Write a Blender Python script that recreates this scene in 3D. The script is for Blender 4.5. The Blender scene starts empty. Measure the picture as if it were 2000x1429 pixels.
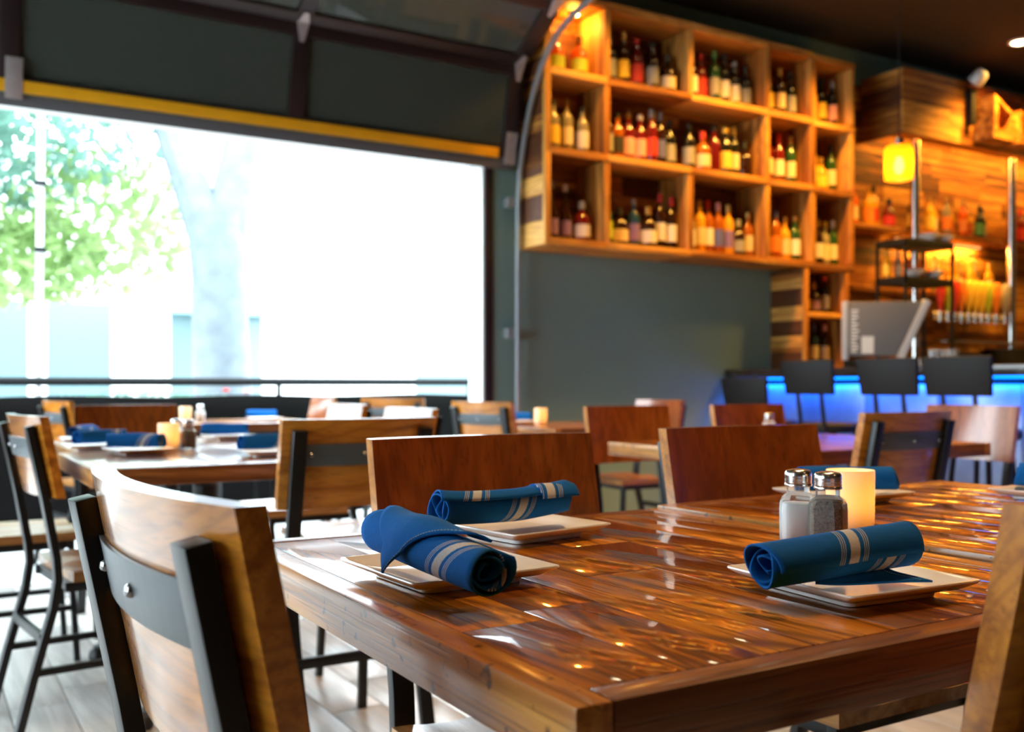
import bpy, bmesh, math, random
from mathutils import Vector, Matrix
R = math.radians
rnd = random.Random(7)
S = bpy.context.scene
C = S.collection

# ---------------------------------------------------------------- camera, world, light, exposure
TH = R(59.1)
cam = bpy.data.cameras.new('camera'); camo = bpy.data.objects.new('camera', cam); C.objects.link(camo)
cam.sensor_width = 36; cam.lens = 1944 / 2000 * 36
camo.location = (0, 0, .98); camo.rotation_euler = (R(90), 0, TH - R(90))
cam.shift_y = 37.5 / 2000; cam.clip_start = .02
cam.dof.use_dof = True; cam.dof.focus_distance = 1.16; cam.dof.aperture_fstop = 4.8
S.camera = camo
S.view_settings.view_transform = 'Standard'; S.view_settings.look = 'None'
S.view_settings.gamma = 1; S.view_settings.use_curve_mapping = False
S.view_settings.exposure = 0.8
cy = S.cycles
cy.adaptive_threshold = .03; cy.max_bounces = 5; cy.diffuse_bounces = 3; cy.glossy_bounces = 2; cy.transmission_bounces = 3; cy.transparent_max_bounces = 6; cy.caustics_reflective = False; cy.caustics_refractive = False
W = bpy.data.worlds.new('sky'); S.world = W; W.use_nodes = True
bg = W.node_tree.nodes['Background']; bg.inputs[0].default_value = (.78, .92, 1, 1); bg.inputs[1].default_value = 8.0
WARM = (1, .60, .27); AMBER = (1, .46, .055)

# ---------------------------------------------------------------- materials
def nodes(name):
    m = bpy.data.materials.new(name); m.use_nodes = True
    nt = m.node_tree; p = nt.nodes['Principled BSDF']
    return m, nt, p
def N(nt, t, **kw):
    n = nt.nodes.new(t)
    for k, v in kw.items():
        if k.startswith('i_'): n.inputs[k[2:].replace('_', ' ')].default_value = v
        else: setattr(n, k, v)
    return n
def L(nt, a, b): nt.links.new(a, b)
def plain(name, col, rough=.5, metal=0, coat=0, noise=0, nscale=20, bump=0, spec=.5):
    m, nt, p = nodes(name)
    p.inputs['Base Color'].default_value = (*col, 1); p.inputs['Roughness'].default_value = rough
    p.inputs['Metallic'].default_value = metal; p.inputs['Coat Weight'].default_value = coat
    p.inputs['Specular IOR Level'].default_value = spec
    if noise or bump:
        tc = N(nt, 'ShaderNodeTexCoord'); no = N(nt, 'ShaderNodeTexNoise', i_Scale=nscale, i_Detail=4.0)
        L(nt, tc.outputs['Object'], no.inputs['Vector'])
        if noise:
            mx = N(nt, 'ShaderNodeMix', data_type='RGBA')
            mx.inputs[6].default_value = (*[c * (1 - noise) for c in col], 1); mx.inputs[7].default_value = (*[min(1, c * (1 + noise)) for c in col], 1)
            L(nt, no.outputs['Fac'], mx.inputs[0]); L(nt, mx.outputs[2], p.inputs['Base Color'])
        if bump:
            b = N(nt, 'ShaderNodeBump', i_Strength=bump, i_Distance=.002)
            L(nt, no.outputs['Fac'], b.inputs['Height']); L(nt, b.outputs[0], p.inputs['Normal'])
    return m
def emit(name, col, s):
    m, nt, p = nodes(name)
    p.inputs['Base Color'].default_value = (*col, 1); p.inputs['Emission Color'].default_value = (*col, 1); p.inputs['Emission Strength'].default_value = s
    return m
def wood(name, dark, mid, light, axis=1, *a, pits=0, **k):
    m = wood0(name, dark, mid, light, axis, *a, **k)
    if pits:
        nt = m.node_tree; p = nt.nodes['Principled BSDF']; src = p.inputs['Base Color'].links[0].from_socket
        tc = N(nt, 'ShaderNodeTexCoord'); v = N(nt, 'ShaderNodeTexNoise', i_Scale=55.0, i_Detail=3.0); L(nt, tc.outputs['Object'], v.inputs['Vector'])
        mr = N(nt, 'ShaderNodeMapRange'); mr.inputs[1].default_value = .62; mr.inputs[2].default_value = .68; mr.inputs[4].default_value = pits; L(nt, v.outputs['Fac'], mr.inputs[0])
        mx = N(nt, 'ShaderNodeMix', data_type='RGBA'); mx.inputs[7].default_value = (.03, .012, .006, 1); L(nt, mr.outputs[0], mx.inputs[0]); L(nt, src, mx.inputs[6]); L(nt, mx.outputs[2], p.inputs['Base Color'])
    return m
def wood0(name, dark, mid, light, axis=1, freq=1.0, rough=.3, coat=.5, bump=.25, pores=.6, tone=True, rings=.5, crough=.08):
    """wood whose grain runs along the local axis; the object property 'tone' shifts its lightness, 'seed' its figure"""
    m, nt, p = nodes(name)
    tc = N(nt, 'ShaderNodeTexCoord'); at = N(nt, 'ShaderNodeAttribute', attribute_type='OBJECT', attribute_name='seed')
    add = N(nt, 'ShaderNodeVectorMath', operation='ADD'); L(nt, tc.outputs['Object'], add.inputs[0])
    mul = N(nt, 'ShaderNodeVectorMath', operation='SCALE'); mul.inputs[0].default_value = (3.1, 7.7, 1.3); L(nt, at.outputs['Fac'], mul.inputs['Scale']); L(nt, mul.outputs[0], add.inputs[1])
    def mapped(across, along):
        s = [across * freq] * 3; s[axis] = along * freq
        mp = N(nt, 'ShaderNodeMapping'); mp.inputs['Scale'].default_value = s; L(nt, add.outputs[0], mp.inputs['Vector']); return mp.outputs[0]
    n1 = N(nt, 'ShaderNodeTexNoise', i_Scale=1.0, i_Detail=3.0, i_Distortion=.6); L(nt, mapped(34, 1.8), n1.inputs['Vector'])
    n2 = N(nt, 'ShaderNodeTexNoise', i_Scale=1.0, i_Detail=2.0, i_Distortion=.2); L(nt, mapped(230, 6), n2.inputs['Vector'])
    nl = N(nt, 'ShaderNodeTexNoise', i_Scale=1.0, i_Detail=1.0); L(nt, mapped(4.2, .6), nl.inputs['Vector'])
    # growth rings: sine of a slowly warped coordinate
    wv = N(nt, 'ShaderNodeMath', operation='MULTIPLY'); L(nt, nl.outputs['Fac'], wv.inputs[0]); wv.inputs[1].default_value = 150
    sn = N(nt, 'ShaderNodeMath', operation='SINE'); L(nt, wv.outputs[0], sn.inputs[0])
    rg = N(nt, 'ShaderNodeMapRange'); rg.inputs[1].default_value = .1; rg.inputs[2].default_value = 1; L(nt, sn.outputs[0], rg.inputs[0])
    cr = N(nt, 'ShaderNodeValToRGB'); e = cr.color_ramp.elements
    e[0].position = .28; e[0].color = (*dark, 1); e[1].position = .72; e[1].color = (*light, 1); x = e.new(.5); x.color = (*mid, 1)
    fac = n1.outputs['Fac']
    if tone:
        t = N(nt, 'ShaderNodeAttribute', attribute_type='OBJECT', attribute_name='tone')
        a = N(nt, 'ShaderNodeMath', operation='ADD'); L(nt, fac, a.inputs[0]); L(nt, t.outputs['Fac'], a.inputs[1]); fac = a.outputs[0]
    L(nt, fac, cr.inputs[0])
    pr = N(nt, 'ShaderNodeMapRange'); pr.inputs[1].default_value = .52; pr.inputs[2].default_value = .66; L(nt, n2.outputs['Fac'], pr.inputs[0])
    mxr = N(nt, 'ShaderNodeMath', operation='MULTIPLY'); L(nt, rg.outputs[0], mxr.inputs[0]); mxr.inputs[1].default_value = rings
    mxp = N(nt, 'ShaderNodeMath', operation='MULTIPLY'); L(nt, pr.outputs[0], mxp.inputs[0]); mxp.inputs[1].default_value = pores
    mxx = N(nt, 'ShaderNodeMath', operation='MAXIMUM'); L(nt, mxr.outputs[0], mxx.inputs[0]); L(nt, mxp.outputs[0], mxx.inputs[1])
    # pores sit mainly in the rings
    mm = N(nt, 'ShaderNodeMix', data_type='RGBA'); mm.inputs[7].default_value = (*[c * .38 for c in dark], 1)
    L(nt, mxx.outputs[0], mm.inputs[0]); L(nt, cr.outputs[0], mm.inputs[6]); L(nt, mm.outputs[2], p.inputs['Base Color'])
    p.inputs['Roughness'].default_value = rough; p.inputs['Coat Weight'].default_value = coat; p.inputs['Coat Roughness'].default_value = crough
    if bump:
        wavy = N(nt, 'ShaderNodeTexNoise', i_Scale=26.0, i_Detail=2.0); L(nt, tc.outputs['Object'], wavy.inputs['Vector'])
        hs = N(nt, 'ShaderNodeMath', operation='MULTIPLY'); L(nt, mxx.outputs[0], hs.inputs[0]); hs.inputs[1].default_value = -1
        hw = N(nt, 'ShaderNodeMath', operation='MULTIPLY_ADD'); L(nt, wavy.outputs['Fac'], hw.inputs[0]); hw.inputs[1].default_value = .15; L(nt, hs.outputs[0], hw.inputs[2])
        b = N(nt, 'ShaderNodeBump', i_Strength=bump, i_Distance=.0012); L(nt, hw.outputs[0], b.inputs['Height'])
        L(nt, b.outputs[0], p.inputs['Normal'])
        b2 = N(nt, 'ShaderNodeBump', i_Strength=bump * .06, i_Distance=.0012); hc = N(nt, 'ShaderNodeMath', operation='MULTIPLY_ADD'); L(nt, pr.outputs[0], hc.inputs[0]); hc.inputs[1].default_value = -.35; L(nt, wavy.outputs['Fac'], hc.inputs[2]); L(nt, hc.outputs[0], b2.inputs['Height']); L(nt, b2.outputs[0], p.inputs['Coat Normal'])
    p.inputs['Specular IOR Level'].default_value = .25 if coat else .4
    return m
def glass(name, col=(1, 1, 1), rough=0.0):
    m, nt, p = nodes(name)
    p.inputs['Base Color'].default_value = (*col, 1); p.inputs['Transmission Weight'].default_value = 1; p.inputs['Roughness'].default_value = rough; p.inputs['IOR'].default_value = 1.47
    return m
def sheet(name, col, trans=.9, rough=.02, body=None):
    """thin sheet: light passes straight, a share is mirrored by Fresnel; body adds a dull tinted share"""
    m, nt, p = nodes(name); out = nt.nodes['Material Output']
    tr = N(nt, 'ShaderNodeBsdfTransparent'); tr.inputs[0].default_value = (*col, 1)
    p.inputs['Base Color'].default_value = (*(body or col), 1); p.inputs['Roughness'].default_value = rough
    fr = N(nt, 'ShaderNodeFresnel'); fr.inputs[0].default_value = 1.5
    mp = N(nt, 'ShaderNodeMapRange'); mp.inputs[3].default_value = 1 - trans; mp.inputs[4].default_value = 1; L(nt, fr.outputs[0], mp.inputs[0])
    mx = N(nt, 'ShaderNodeMixShader'); L(nt, mp.outputs[0], mx.inputs[0]); L(nt, tr.outputs[0], mx.inputs[1]); L(nt, p.outputs[0], mx.inputs[2]); L(nt, mx.outputs[0], out.inputs[0])
    return m
def frosted(name, col, tl=.75, clear=0):
    m, nt, p = nodes(name); out = nt.nodes['Material Output']
    t = N(nt, 'ShaderNodeBsdfTranslucent'); t.inputs[0].default_value = (*col, 1)
    p.inputs['Base Color'].default_value = (*col, 1); p.inputs['Roughness'].default_value = .35
    mx = N(nt, 'ShaderNodeMixShader'); mx.inputs[0].default_value = tl
    L(nt, p.outputs[0], mx.inputs[1]); L(nt, t.outputs[0], mx.inputs[2]); L(nt, mx.outputs[0], out.inputs[0])
    if clear:
        tr = N(nt, 'ShaderNodeBsdfTransparent'); tr.inputs[0].default_value = (*[c ** .35 for c in col], 1); m2 = N(nt, 'ShaderNodeMixShader'); m2.inputs[0].default_value = clear
        L(nt, mx.outputs[0], m2.inputs[1]); L(nt, tr.outputs[0], m2.inputs[2]); L(nt, m2.outputs[0], out.inputs[0])
    return m

M = {}
M['table'] = wood('table_oak', (.19, .045, .002), (.50, .15, .006), (.68, .25, .014), 1, 1, .32, 1, .28, .9, rings=.75, crough=.05)
M['edge_y'] = wood('table_edge_oak_lengthwise', (.20, .060, .008), (.44, .16, .022), (.60, .28, .06), 1, 1, .35, .6, .5, .6, rings=.25, crough=.15, pits=.8)
M['edge_x'] = wood('table_edge_oak_crosswise', (.09, .024, .007), (.20, .06, .014), (.32, .12, .03), 0, 1, .35, .5, .5, .6, rings=.25, crough=.15)
M['table_far'] = wood('table_oak_plain', (.22, .06, .004), (.42, .13, .009), (.56, .21, .02), 1, 1, .28, .8, .2, .6, rings=.4, crough=.12)
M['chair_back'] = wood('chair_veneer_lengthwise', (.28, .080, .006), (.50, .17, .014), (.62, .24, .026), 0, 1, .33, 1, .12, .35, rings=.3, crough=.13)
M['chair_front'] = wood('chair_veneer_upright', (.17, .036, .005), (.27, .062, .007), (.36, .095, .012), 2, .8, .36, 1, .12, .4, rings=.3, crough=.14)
M['chair_seat'] = wood('chair_seat_oak', (.22, .08, .02), (.38, .16, .045), (.48, .24, .08), 1, 1, .28, .5, .12, .35, rings=.25, crough=.15)
M['shelf_x'] = wood('reclaimed_board_lengthwise', (.09, .024, .003), (.40, .140, .018), (.72, .36, .075), 0, .6, .6, 0, .4, .5, rings=.3)
M['shelf_y'] = wood('reclaimed_board_deep', (.09, .024, .003), (.40, .140, .018), (.72, .36, .075), 1, .6, .6, 0, .4, .5, rings=.3)
M['shelf_z'] = wood('reclaimed_board_upright', (.09, .024, .003), (.40, .140, .018), (.72, .36, .075), 2, .6, .6, 0, .4, .5, rings=.3)
M['crate'] = M['shelf_x']
M['floor_tile'] = wood('wood_look_floor_tile', (.42, .40, .38), (.54, .51, .48), (.64, .61, .58), 1, .5, .3, 0, .1, .3, rings=.2)
M['steel'] = plain('black_powder_coated_steel', (.009, .009, .010), .33, 0, 0, .15, 60, .1, .35)
M['strap'] = plain('gunmetal_steel_strap', (.085, .10, .11), .38, .3, 0, .1, 40)
M['bolt'] = plain('bolt_steel', (.35, .35, .36), .25, 1)
M['chrome'] = plain('brushed_cap_steel', (.75, .74, .72), .22, 1)
M['iron'] = plain('cast_iron_base', (.02, .02, .022), .45, .2, 0, .1, 30, .2)
M['wall_green'] = plain('grey_green_wall_paint', (.18, .31, .30), .55, 0, 0, .05, 3, .05)
M['wall_warm'] = plain('dark_tan_wall_paint', (.10, .07, .045), .7, 0, 0, .05, 3)
M['ceiling'] = plain('black_ceiling_paint', (.022, .014, .012), .8, 0, 0, .1, 3)
M['grout'] = plain('floor_grout', (.20, .19, .18), .8)
M['white_trim'] = plain('white_painted_trim', (.75, .77, .78), .5, 0, 0, .06, 9)
M['door_frame'] = plain('dark_bronze_aluminium', (.022, .012, .013), .4, .2)
M['yellow'] = plain('yellow_safety_strip', (.80, .38, .004), .5, 0, 0, .08, 12)
M['seal'] = plain('grey_rubber_seal', (.10, .10, .11), .7)
M['galv'] = plain('galvanised_track', (.34, .37, .39), .4, .6, 0, .1, 20)
M['hinge'] = plain('galvanised_hinge', (.42, .36, .36), .45, .5, 0, .15, 30)
M['pane_dark'] = sheet('tinted_door_glass', (.35, .42, .40), .40, .03, (.085, .10, .085))  # lighter body colour stands in for the room mirrored in the panes
M['pane'] = sheet('clear_window_glass', (.95, .97, .97), .95)
M['plate'] = plain('white_glazed_ceramic', (.88, .86, .82), .12, 0, .3)
M['cloth'] = None
M['glass'] = sheet('clear_shaker_glass', (.97, .98, .98), .95, .02)
M['salt'] = plain('white_salt', (.97, .97, .97), .9)
_p = M['salt'].node_tree.nodes['Principled BSDF']; _p.inputs['Subsurface Weight'].default_value = 1; _p.inputs['Subsurface Scale'].default_value = .03; _p.inputs['Subsurface Radius'].default_value = (1, 1, 1)
M['pepper'] = None
M['frost'] = frosted('frosted_candle_glass', (.92, .80, .64), .42)
M['wax'] = plain('ivory_wax', (.9, .72, .36), .5)
M['flame'] = emit('candle_flame', (1, .62, .18), 26)
M['bulb'] = emit('glowing_filament_bulb', (1, .70, .34), 60)
M['amber_glass'] = frosted('amber_pendant_glass', (1, .46, .02), .7, .4)
M['lamp_disc'] = emit('lit_lamp_lens', (1, .80, .50), 14)
M['led_blue'] = emit('blue_led_strip', (.0, .16, 1), 3.5)
M['bar_panel'] = plain('pressed_tin_bar_front', (.22, .27, .36), .38, .6, 0, .25, 14, 1.0)
M['counter'] = plain('dark_stone_counter', (.025, .02, .02), .25, 0, .3, .3, 30)
M['black'] = plain('black_vinyl', (.008, .008, .009), .6, spec=.25)
M['black_fabric'] = plain('black_railing_fabric', (.005, .0042, .004), .95, 0, 0, .25, 4, 0, .1)
M['grey_plastic'] = plain('grey_plastic_shell', (.20, .195, .20), .5)
M['silver'] = plain('silver_plastic_trim', (.60, .62, .66), .4, .2)
M['paper'] = plain('white_paper', (.80, .82, .82), .7)
M['concrete'] = plain('pale_patio_concrete', (.55, .55, .54), .8, 0, 0, .08, 3)
M['asphalt'] = plain('street_asphalt', (.25, .25, .26), .9, 0, 0, .1, 6)
M['facade'] = plain('white_street_facade', (.78, .78, .77), .8, 0, 0, .05, 2)
M['facade_glass'] = plain('dark_shop_glass', (.10, .16, .17), .2)
M['awning'] = plain('teal_awning_canvas', (.16, .32, .32), .7)
M['bark'] = plain('grey_tree_bark', (.17, .195, .22), .9, 0, 0, .35, 8, 1.0)
M['leaf'] = None
M['planter'] = plain('planter_wood', (.06, .04, .03), .8)

def mat_cloth():
    m, nt, p = nodes('blue_striped_napkin')
    uv = N(nt, 'ShaderNodeUVMap'); sx = N(nt, 'ShaderNodeSeparateXYZ'); L(nt, uv.outputs[0], sx.inputs[0])
    ab = N(nt, 'ShaderNodeMath', operation='ABSOLUTE'); L(nt, sx.outputs[0], ab.inputs[0])
    cr = N(nt, 'ShaderNodeValToRGB'); cr.color_ramp.interpolation = 'CONSTANT'
    sc = N(nt, 'ShaderNodeMath', operation='MULTIPLY'); L(nt, ab.outputs[0], sc.inputs[0]); sc.inputs[1].default_value = 25.0   # 0..0.04 m -> 0..1
    L(nt, sc.outputs[0], cr.inputs[0])
    blue = (.005, .108, .38, 1); pale = (.50, .50, .50, 1)
    e = cr.color_ramp.elements; e[0].position = 0; e[0].color = pale; e[1].position = .175; e[1].color = blue
    for q in (.33, .40, .47):
        a = e.new(q); a.color = pale; b = e.new(q + .024); b.color = blue
    no = N(nt, 'ShaderNodeTexNoise', i_Scale=900.0, i_Detail=1.0); tc = N(nt, 'ShaderNodeTexCoord'); L(nt, tc.outputs['Object'], no.inputs['Vector'])
    mx = N(nt, 'ShaderNodeMix', data_type='RGBA', blend_type='MULTIPLY'); mx.inputs[0].default_value = .5
    mr = N(nt, 'ShaderNodeMapRange'); mr.inputs[1].default_value = .3; mr.inputs[2].default_value = .7; mr.inputs[3].default_value = .65; mr.inputs[4].default_value = 1.1; L(nt, no.outputs['Fac'], mr.inputs[0])
    L(nt, cr.outputs[0], mx.inputs[6]); L(nt, mr.outputs[0], mx.inputs[7]); L(nt, mx.outputs[2], p.inputs['Base Color'])
    n2 = N(nt, 'ShaderNodeTexNoise', i_Scale=45.0, i_Detail=2.0); L(nt, tc.outputs['Object'], n2.inputs['Vector'])
    b = N(nt, 'ShaderNodeBump', i_Strength=.35, i_Distance=.004); L(nt, n2.outputs['Fac'], b.inputs['Height']); L(nt, b.outputs[0], p.inputs['Normal'])
    p.inputs['Roughness'].default_value = .9; p.inputs['Specular IOR Level'].default_value = .15
    return m
M['cloth'] = mat_cloth()
M['stitch'] = plain('pale_hem_stitching', (.25, .42, .58), .9)
def mat_pepper():
    m, nt, p = nodes('ground_pepper')
    tc = N(nt, 'ShaderNodeTexCoord'); v = N(nt, 'ShaderNodeTexVoronoi', i_Scale=900.0); L(nt, tc.outputs['Object'], v.inputs['Vector'])
    cr = N(nt, 'ShaderNodeValToRGB'); e = cr.color_ramp.elements; e[0].color = (.012, .008, .006, 1); e[1].color = (.30, .21, .14, 1)
    L(nt, v.outputs['Color'], cr.inputs[0]); L(nt, cr.outputs[0], p.inputs['Base Color']); p.inputs['Roughness'].default_value = .9
    return m
M['pepper'] = mat_pepper()
def mat_leaf(name, col):
    m, nt, p = nodes(name); out = nt.nodes['Material Output']
    t = N(nt, 'ShaderNodeBsdfTranslucent'); t.inputs[0].default_value = (*[min(1, c * 1.6) for c in col], 1)
    p.inputs['Base Color'].default_value = (*col, 1); p.inputs['Roughness'].default_value = .6
    mx = N(nt, 'ShaderNodeMixShader'); mx.inputs[0].default_value = .5
    L(nt, p.outputs[0], mx.inputs[1]); L(nt, t.outputs[0], mx.inputs[2]); L(nt, mx.outputs[0], out.inputs[0]); return m
M['leaf'] = mat_leaf('green_leaves', (.15, .27, .22)); M['leaf2'] = mat_leaf('yellow_green_leaves', (.22, .32, .12))
def bottle_glass(name, col, tr=.35):
    m, nt, p = nodes(name)
    p.inputs['Base Color'].default_value = (*col, 1); p.inputs['Roughness'].default_value = .06; p.inputs['Transmission Weight'].default_value = tr; p.inputs['IOR'].default_value = 1.3
    p.inputs['Coat Weight'].default_value = .5
    return m
BG = {'dark brown': bottle_glass('dark_brown_bottle', (.035, .012, .006)), 'amber': bottle_glass('amber_spirit_bottle', (.45, .12, .010), .3), 'black': bottle_glass('black_bottle', (.01, .01, .01), 0),
      'deep red': bottle_glass('red_spirit_bottle', (.20, .012, .012)), 'clear': bottle_glass('clear_bottle', (.42, .37, .25), .4), 'green': bottle_glass('green_bottle', (.03, .11, .03), .4),
      'orange': bottle_glass('orange_spirit_bottle', (.85, .14, .010), .25), 'golden': bottle_glass('golden_spirit_bottle', (.85, .42, .03), .25), 'blue': bottle_glass('blue_bottle', (.03, .09, .22), .4)}
LB = {k: plain(k + '_paper_label', c, .6, 0, 0, .12, 60) for k, c in {'white': (.75, .72, .66), 'cream': (.70, .58, .36), 'yellow': (.80, .55, .06), 'red': (.55, .03, .02), 'pink': (.75, .35, .30),
      'black': (.02, .02, .02), 'blue': (.10, .12, .40), 'lime': (.42, .55, .04), 'grey': (.30, .30, .28), 'green': (.08, .25, .06), 'violet': (.22, .14, .38), 'orange': (.75, .22, .03)}.items()}
LB['gold'] = plain('gold_foil', (.75, .45, .12), .3, .8)

# ---------------------------------------------------------------- mesh helpers
def mesh(bm, name, smooth=False, bevel=0, sharp=35):
    if bevel: bmesh.ops.bevel(bm, geom=list(bm.edges), offset=bevel, segments=2, affect='EDGES', profile=.6, clamp_overlap=True)
    bmesh.ops.recalc_face_normals(bm, faces=bm.faces)
    me = bpy.data.meshes.new(name); bm.to_mesh(me); bm.free()
    if smooth:
        for f in me.polygons: f.use_smooth = True
        me.set_sharp_from_angle(angle=R(sharp))
    return me
def ob(name, me, mat=None, parent=None, loc=(0, 0, 0), rot=(0, 0, 0), scale=None, **props):
    o = bpy.data.objects.new(name, me); C.objects.link(o)
    if me is not None and mat is not None:
        if not me.materials: me.materials.append(None)
        o.material_slots[0].link = 'OBJECT'; o.material_slots[0].material = mat
    if parent is not None: o.parent = parent
    o.location = loc; o.rotation_euler = rot
    if scale: o.scale = scale
    for k, v in props.items(): o[k] = v
    return o
def tag(o, label, cat, group=None):
    o['label'] = label; o['category'] = cat
    if group: o['group'] = group
    return o
def thing(name, label, cat, loc=(0, 0, 0), rz=0, group=None):
    o = ob(name, None, None, None, loc, (0, 0, rz)); o.empty_display_size = .05
    return tag(o, label, cat, group)
def struct(o): o['kind'] = 'structure'; return o
def box(bm, x0, x1, y0, y1, z0, z1):
    vs = [bm.verts.new((x, y, z)) for x in (x0, x1) for y in (y0, y1) for z in (z0, z1)]
    for f in ((0, 1, 3, 2), (4, 6, 7, 5), (0, 4, 5, 1), (2, 3, 7, 6), (0, 2, 6, 4), (1, 5, 7, 3)): bm.faces.new([vs[i] for i in f])
def cbox(sx, sy, sz, name='board', bevel=.002):
    bm = bmesh.new(); box(bm, -sx / 2, sx / 2, -sy / 2, sy / 2, -sz / 2, sz / 2); return mesh(bm, name, True, bevel, 40)
def boxmesh(name, *b, bevel=0):
    bm = bmesh.new(); box(bm, *b); return mesh(bm, name, bool(bevel), bevel, 40)
def lathe(bm, prof, seg=20, a0=0, a1=2 * math.pi):
    """prof: (r, z) points, spun round z"""
    full = abs(a1 - a0 - 2 * math.pi) < 1e-6; rings = []
    n = seg if full else seg + 1
    for r, z in prof:
        if r < 1e-6: rings.append([bm.verts.new((0, 0, z))]); continue
        rings.append([bm.verts.new((r * math.cos(a0 + (a1 - a0) * i / seg), r * math.sin(a0 + (a1 - a0) * i / seg), z)) for i in range(n)])
    for a, b in zip(rings, rings[1:]):
        for i in range(seg):
            j = (i + 1) % n
            if len(a) == 1 and len(b) == 1: continue
            if len(a) == 1: bm.faces.new((a[0], b[j], b[i]))
            elif len(b) == 1: bm.faces.new((a[i], a[j], b[0]))
            else: bm.faces.new((a[i], a[j], b[j], b[i]))
def lmesh(name, prof, seg=20, sharp=35):
    bm = bmesh.new(); lathe(bm, prof, seg); return mesh(bm, name, True, 0, sharp)
def loft(bm, rings, cap=True, closed=False):
    rs = [[bm.verts.new(p) for p in r] for r in rings]; n = len(rs[0])
    pairs = list(zip(rs, rs[1:])) + ([(rs[-1], rs[0])] if closed else [])
    for a, b in pairs:
        for i in range(n): bm.faces.new((a[i], a[(i + 1) % n], b[(i + 1) % n], b[i]))
    if cap and not closed: bm.faces.new(rs[0][::-1]); bm.faces.new(rs[-1])
def sweep(bm, pts, w, d, side=(1, 0, 0)):
    """rectangular bar along pts; w is its width along 'side', d its depth across"""
    rings = []; side = Vector(side)
    for i, p in enumerate(pts):
        p = Vector(p); t = (Vector(pts[min(i + 1, len(pts) - 1)]) - Vector(pts[max(i - 1, 0)])).normalized()
        nrm = t.cross(side).normalized(); s = nrm.cross(t).normalized()
        rings.append([p + s * w / 2 + nrm * d / 2, p - s * w / 2 + nrm * d / 2, p - s * w / 2 - nrm * d / 2, p + s * w / 2 - nrm * d / 2])
    loft(bm, rings)
def tube(bm, pts, r, seg=8):
    rings = []
    for i, p in enumerate(pts):
        p = Vector(p); t = (Vector(pts[min(i + 1, len(pts) - 1)]) - Vector(pts[max(i - 1, 0)])).normalized()
        a = t.cross(Vector((0, 0, 1)) if abs(t.z) < .9 else Vector((1, 0, 0))).normalized(); b = t.cross(a)
        rr = r[i] if isinstance(r, (list, tuple)) else r
        rings.append([p + (a * math.cos(2 * math.pi * k / seg) + b * math.sin(2 * math.pi * k / seg)) * rr for k in range(seg)])
    loft(bm, rings)
def spot(name, parent, loc, col, power, size, blend=.6, rad=.05, rot=(0, 0, 0)):
    l = bpy.data.lights.new(name, 'SPOT'); l.color = col; l.energy = power; l.spot_size = R(size); l.spot_blend = blend; l.shadow_soft_size = rad
    o = bpy.data.objects.new(name, l); C.objects.link(o); o.parent = parent; o.location = loc; o.rotation_euler = rot; return o
def point(name, parent, loc, col, power, rad=.02):
    l = bpy.data.lights.new(name, 'POINT'); l.color = col; l.energy = power; l.shadow_soft_size = rad
    o = bpy.data.objects.new(name, l); C.objects.link(o); o.parent = parent; o.location = loc; return o

ORD = ['first', 'second', 'third', 'fourth', 'fifth', 'sixth', 'seventh', 'eighth', 'ninth', 'tenth', 'eleventh', 'twelfth']

# ---------------------------------------------------------------- room shell
X0, X1, Y0, Y1, ZC = -4.0, 9.6, -4.2, 5.3, 3.6
floor = struct(ob('floor', boxmesh('floor_slab', X0, X1, Y0, Y1 + .15, -.1, -.004), M['grout']))
floor['label'] = 'grey wood-look tiled floor of the dining room'
tw, tl = .165, .92
tile_me = cbox(tw - .004, tl - .004, .012, 'floor_tile', .0012)
cnt = 0
for i in range(int(4.3 / tw)):
    x = -.75 + (i + .5) * tw; off = rnd.random() * tl
    y = .9 - off
    while y < 5.35:
        if y + tl / 2 > .9 and y - tl / 2 < 5.40 and cnt < 300 and y + tl / 2 < 5.44:
            ob('tile', tile_me, M['floor_tile'], floor, (x, y, -.006), tone=rnd.uniform(-.16, .16), seed=rnd.random() * 20); cnt += 1
        y += tl
# the rest of the floor, too far from view to be picked apart tile by tile
bm = bmesh.new()
for (a, b, c, d) in ((X0, -.75, Y0, Y1), (-.75, 3.54, Y0, .45), (3.54, X1, Y0, Y1)):
    nx = int((b - a) / tw); ny = int((d - c) / tl)
    for i in range(nx):
        for j in range(ny):
            box(bm, a + i * (b - a) / nx + .002, a + (i + 1) * (b - a) / nx - .002, c + j * (d - c) / ny + .002, c + (j + 1) * (d - c) / ny - .002, -.012, 0)
ob('tile_field', mesh(bm, 'tile_field'), M['floor_tile'], floor, kind='stuff', tone=0.0, seed=3.0)
struct(ob('ceiling', boxmesh('ceiling', X0, X1, Y0, Y1 + .15, ZC, ZC + .1), M['ceiling']))['label'] = 'black painted ceiling'
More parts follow.
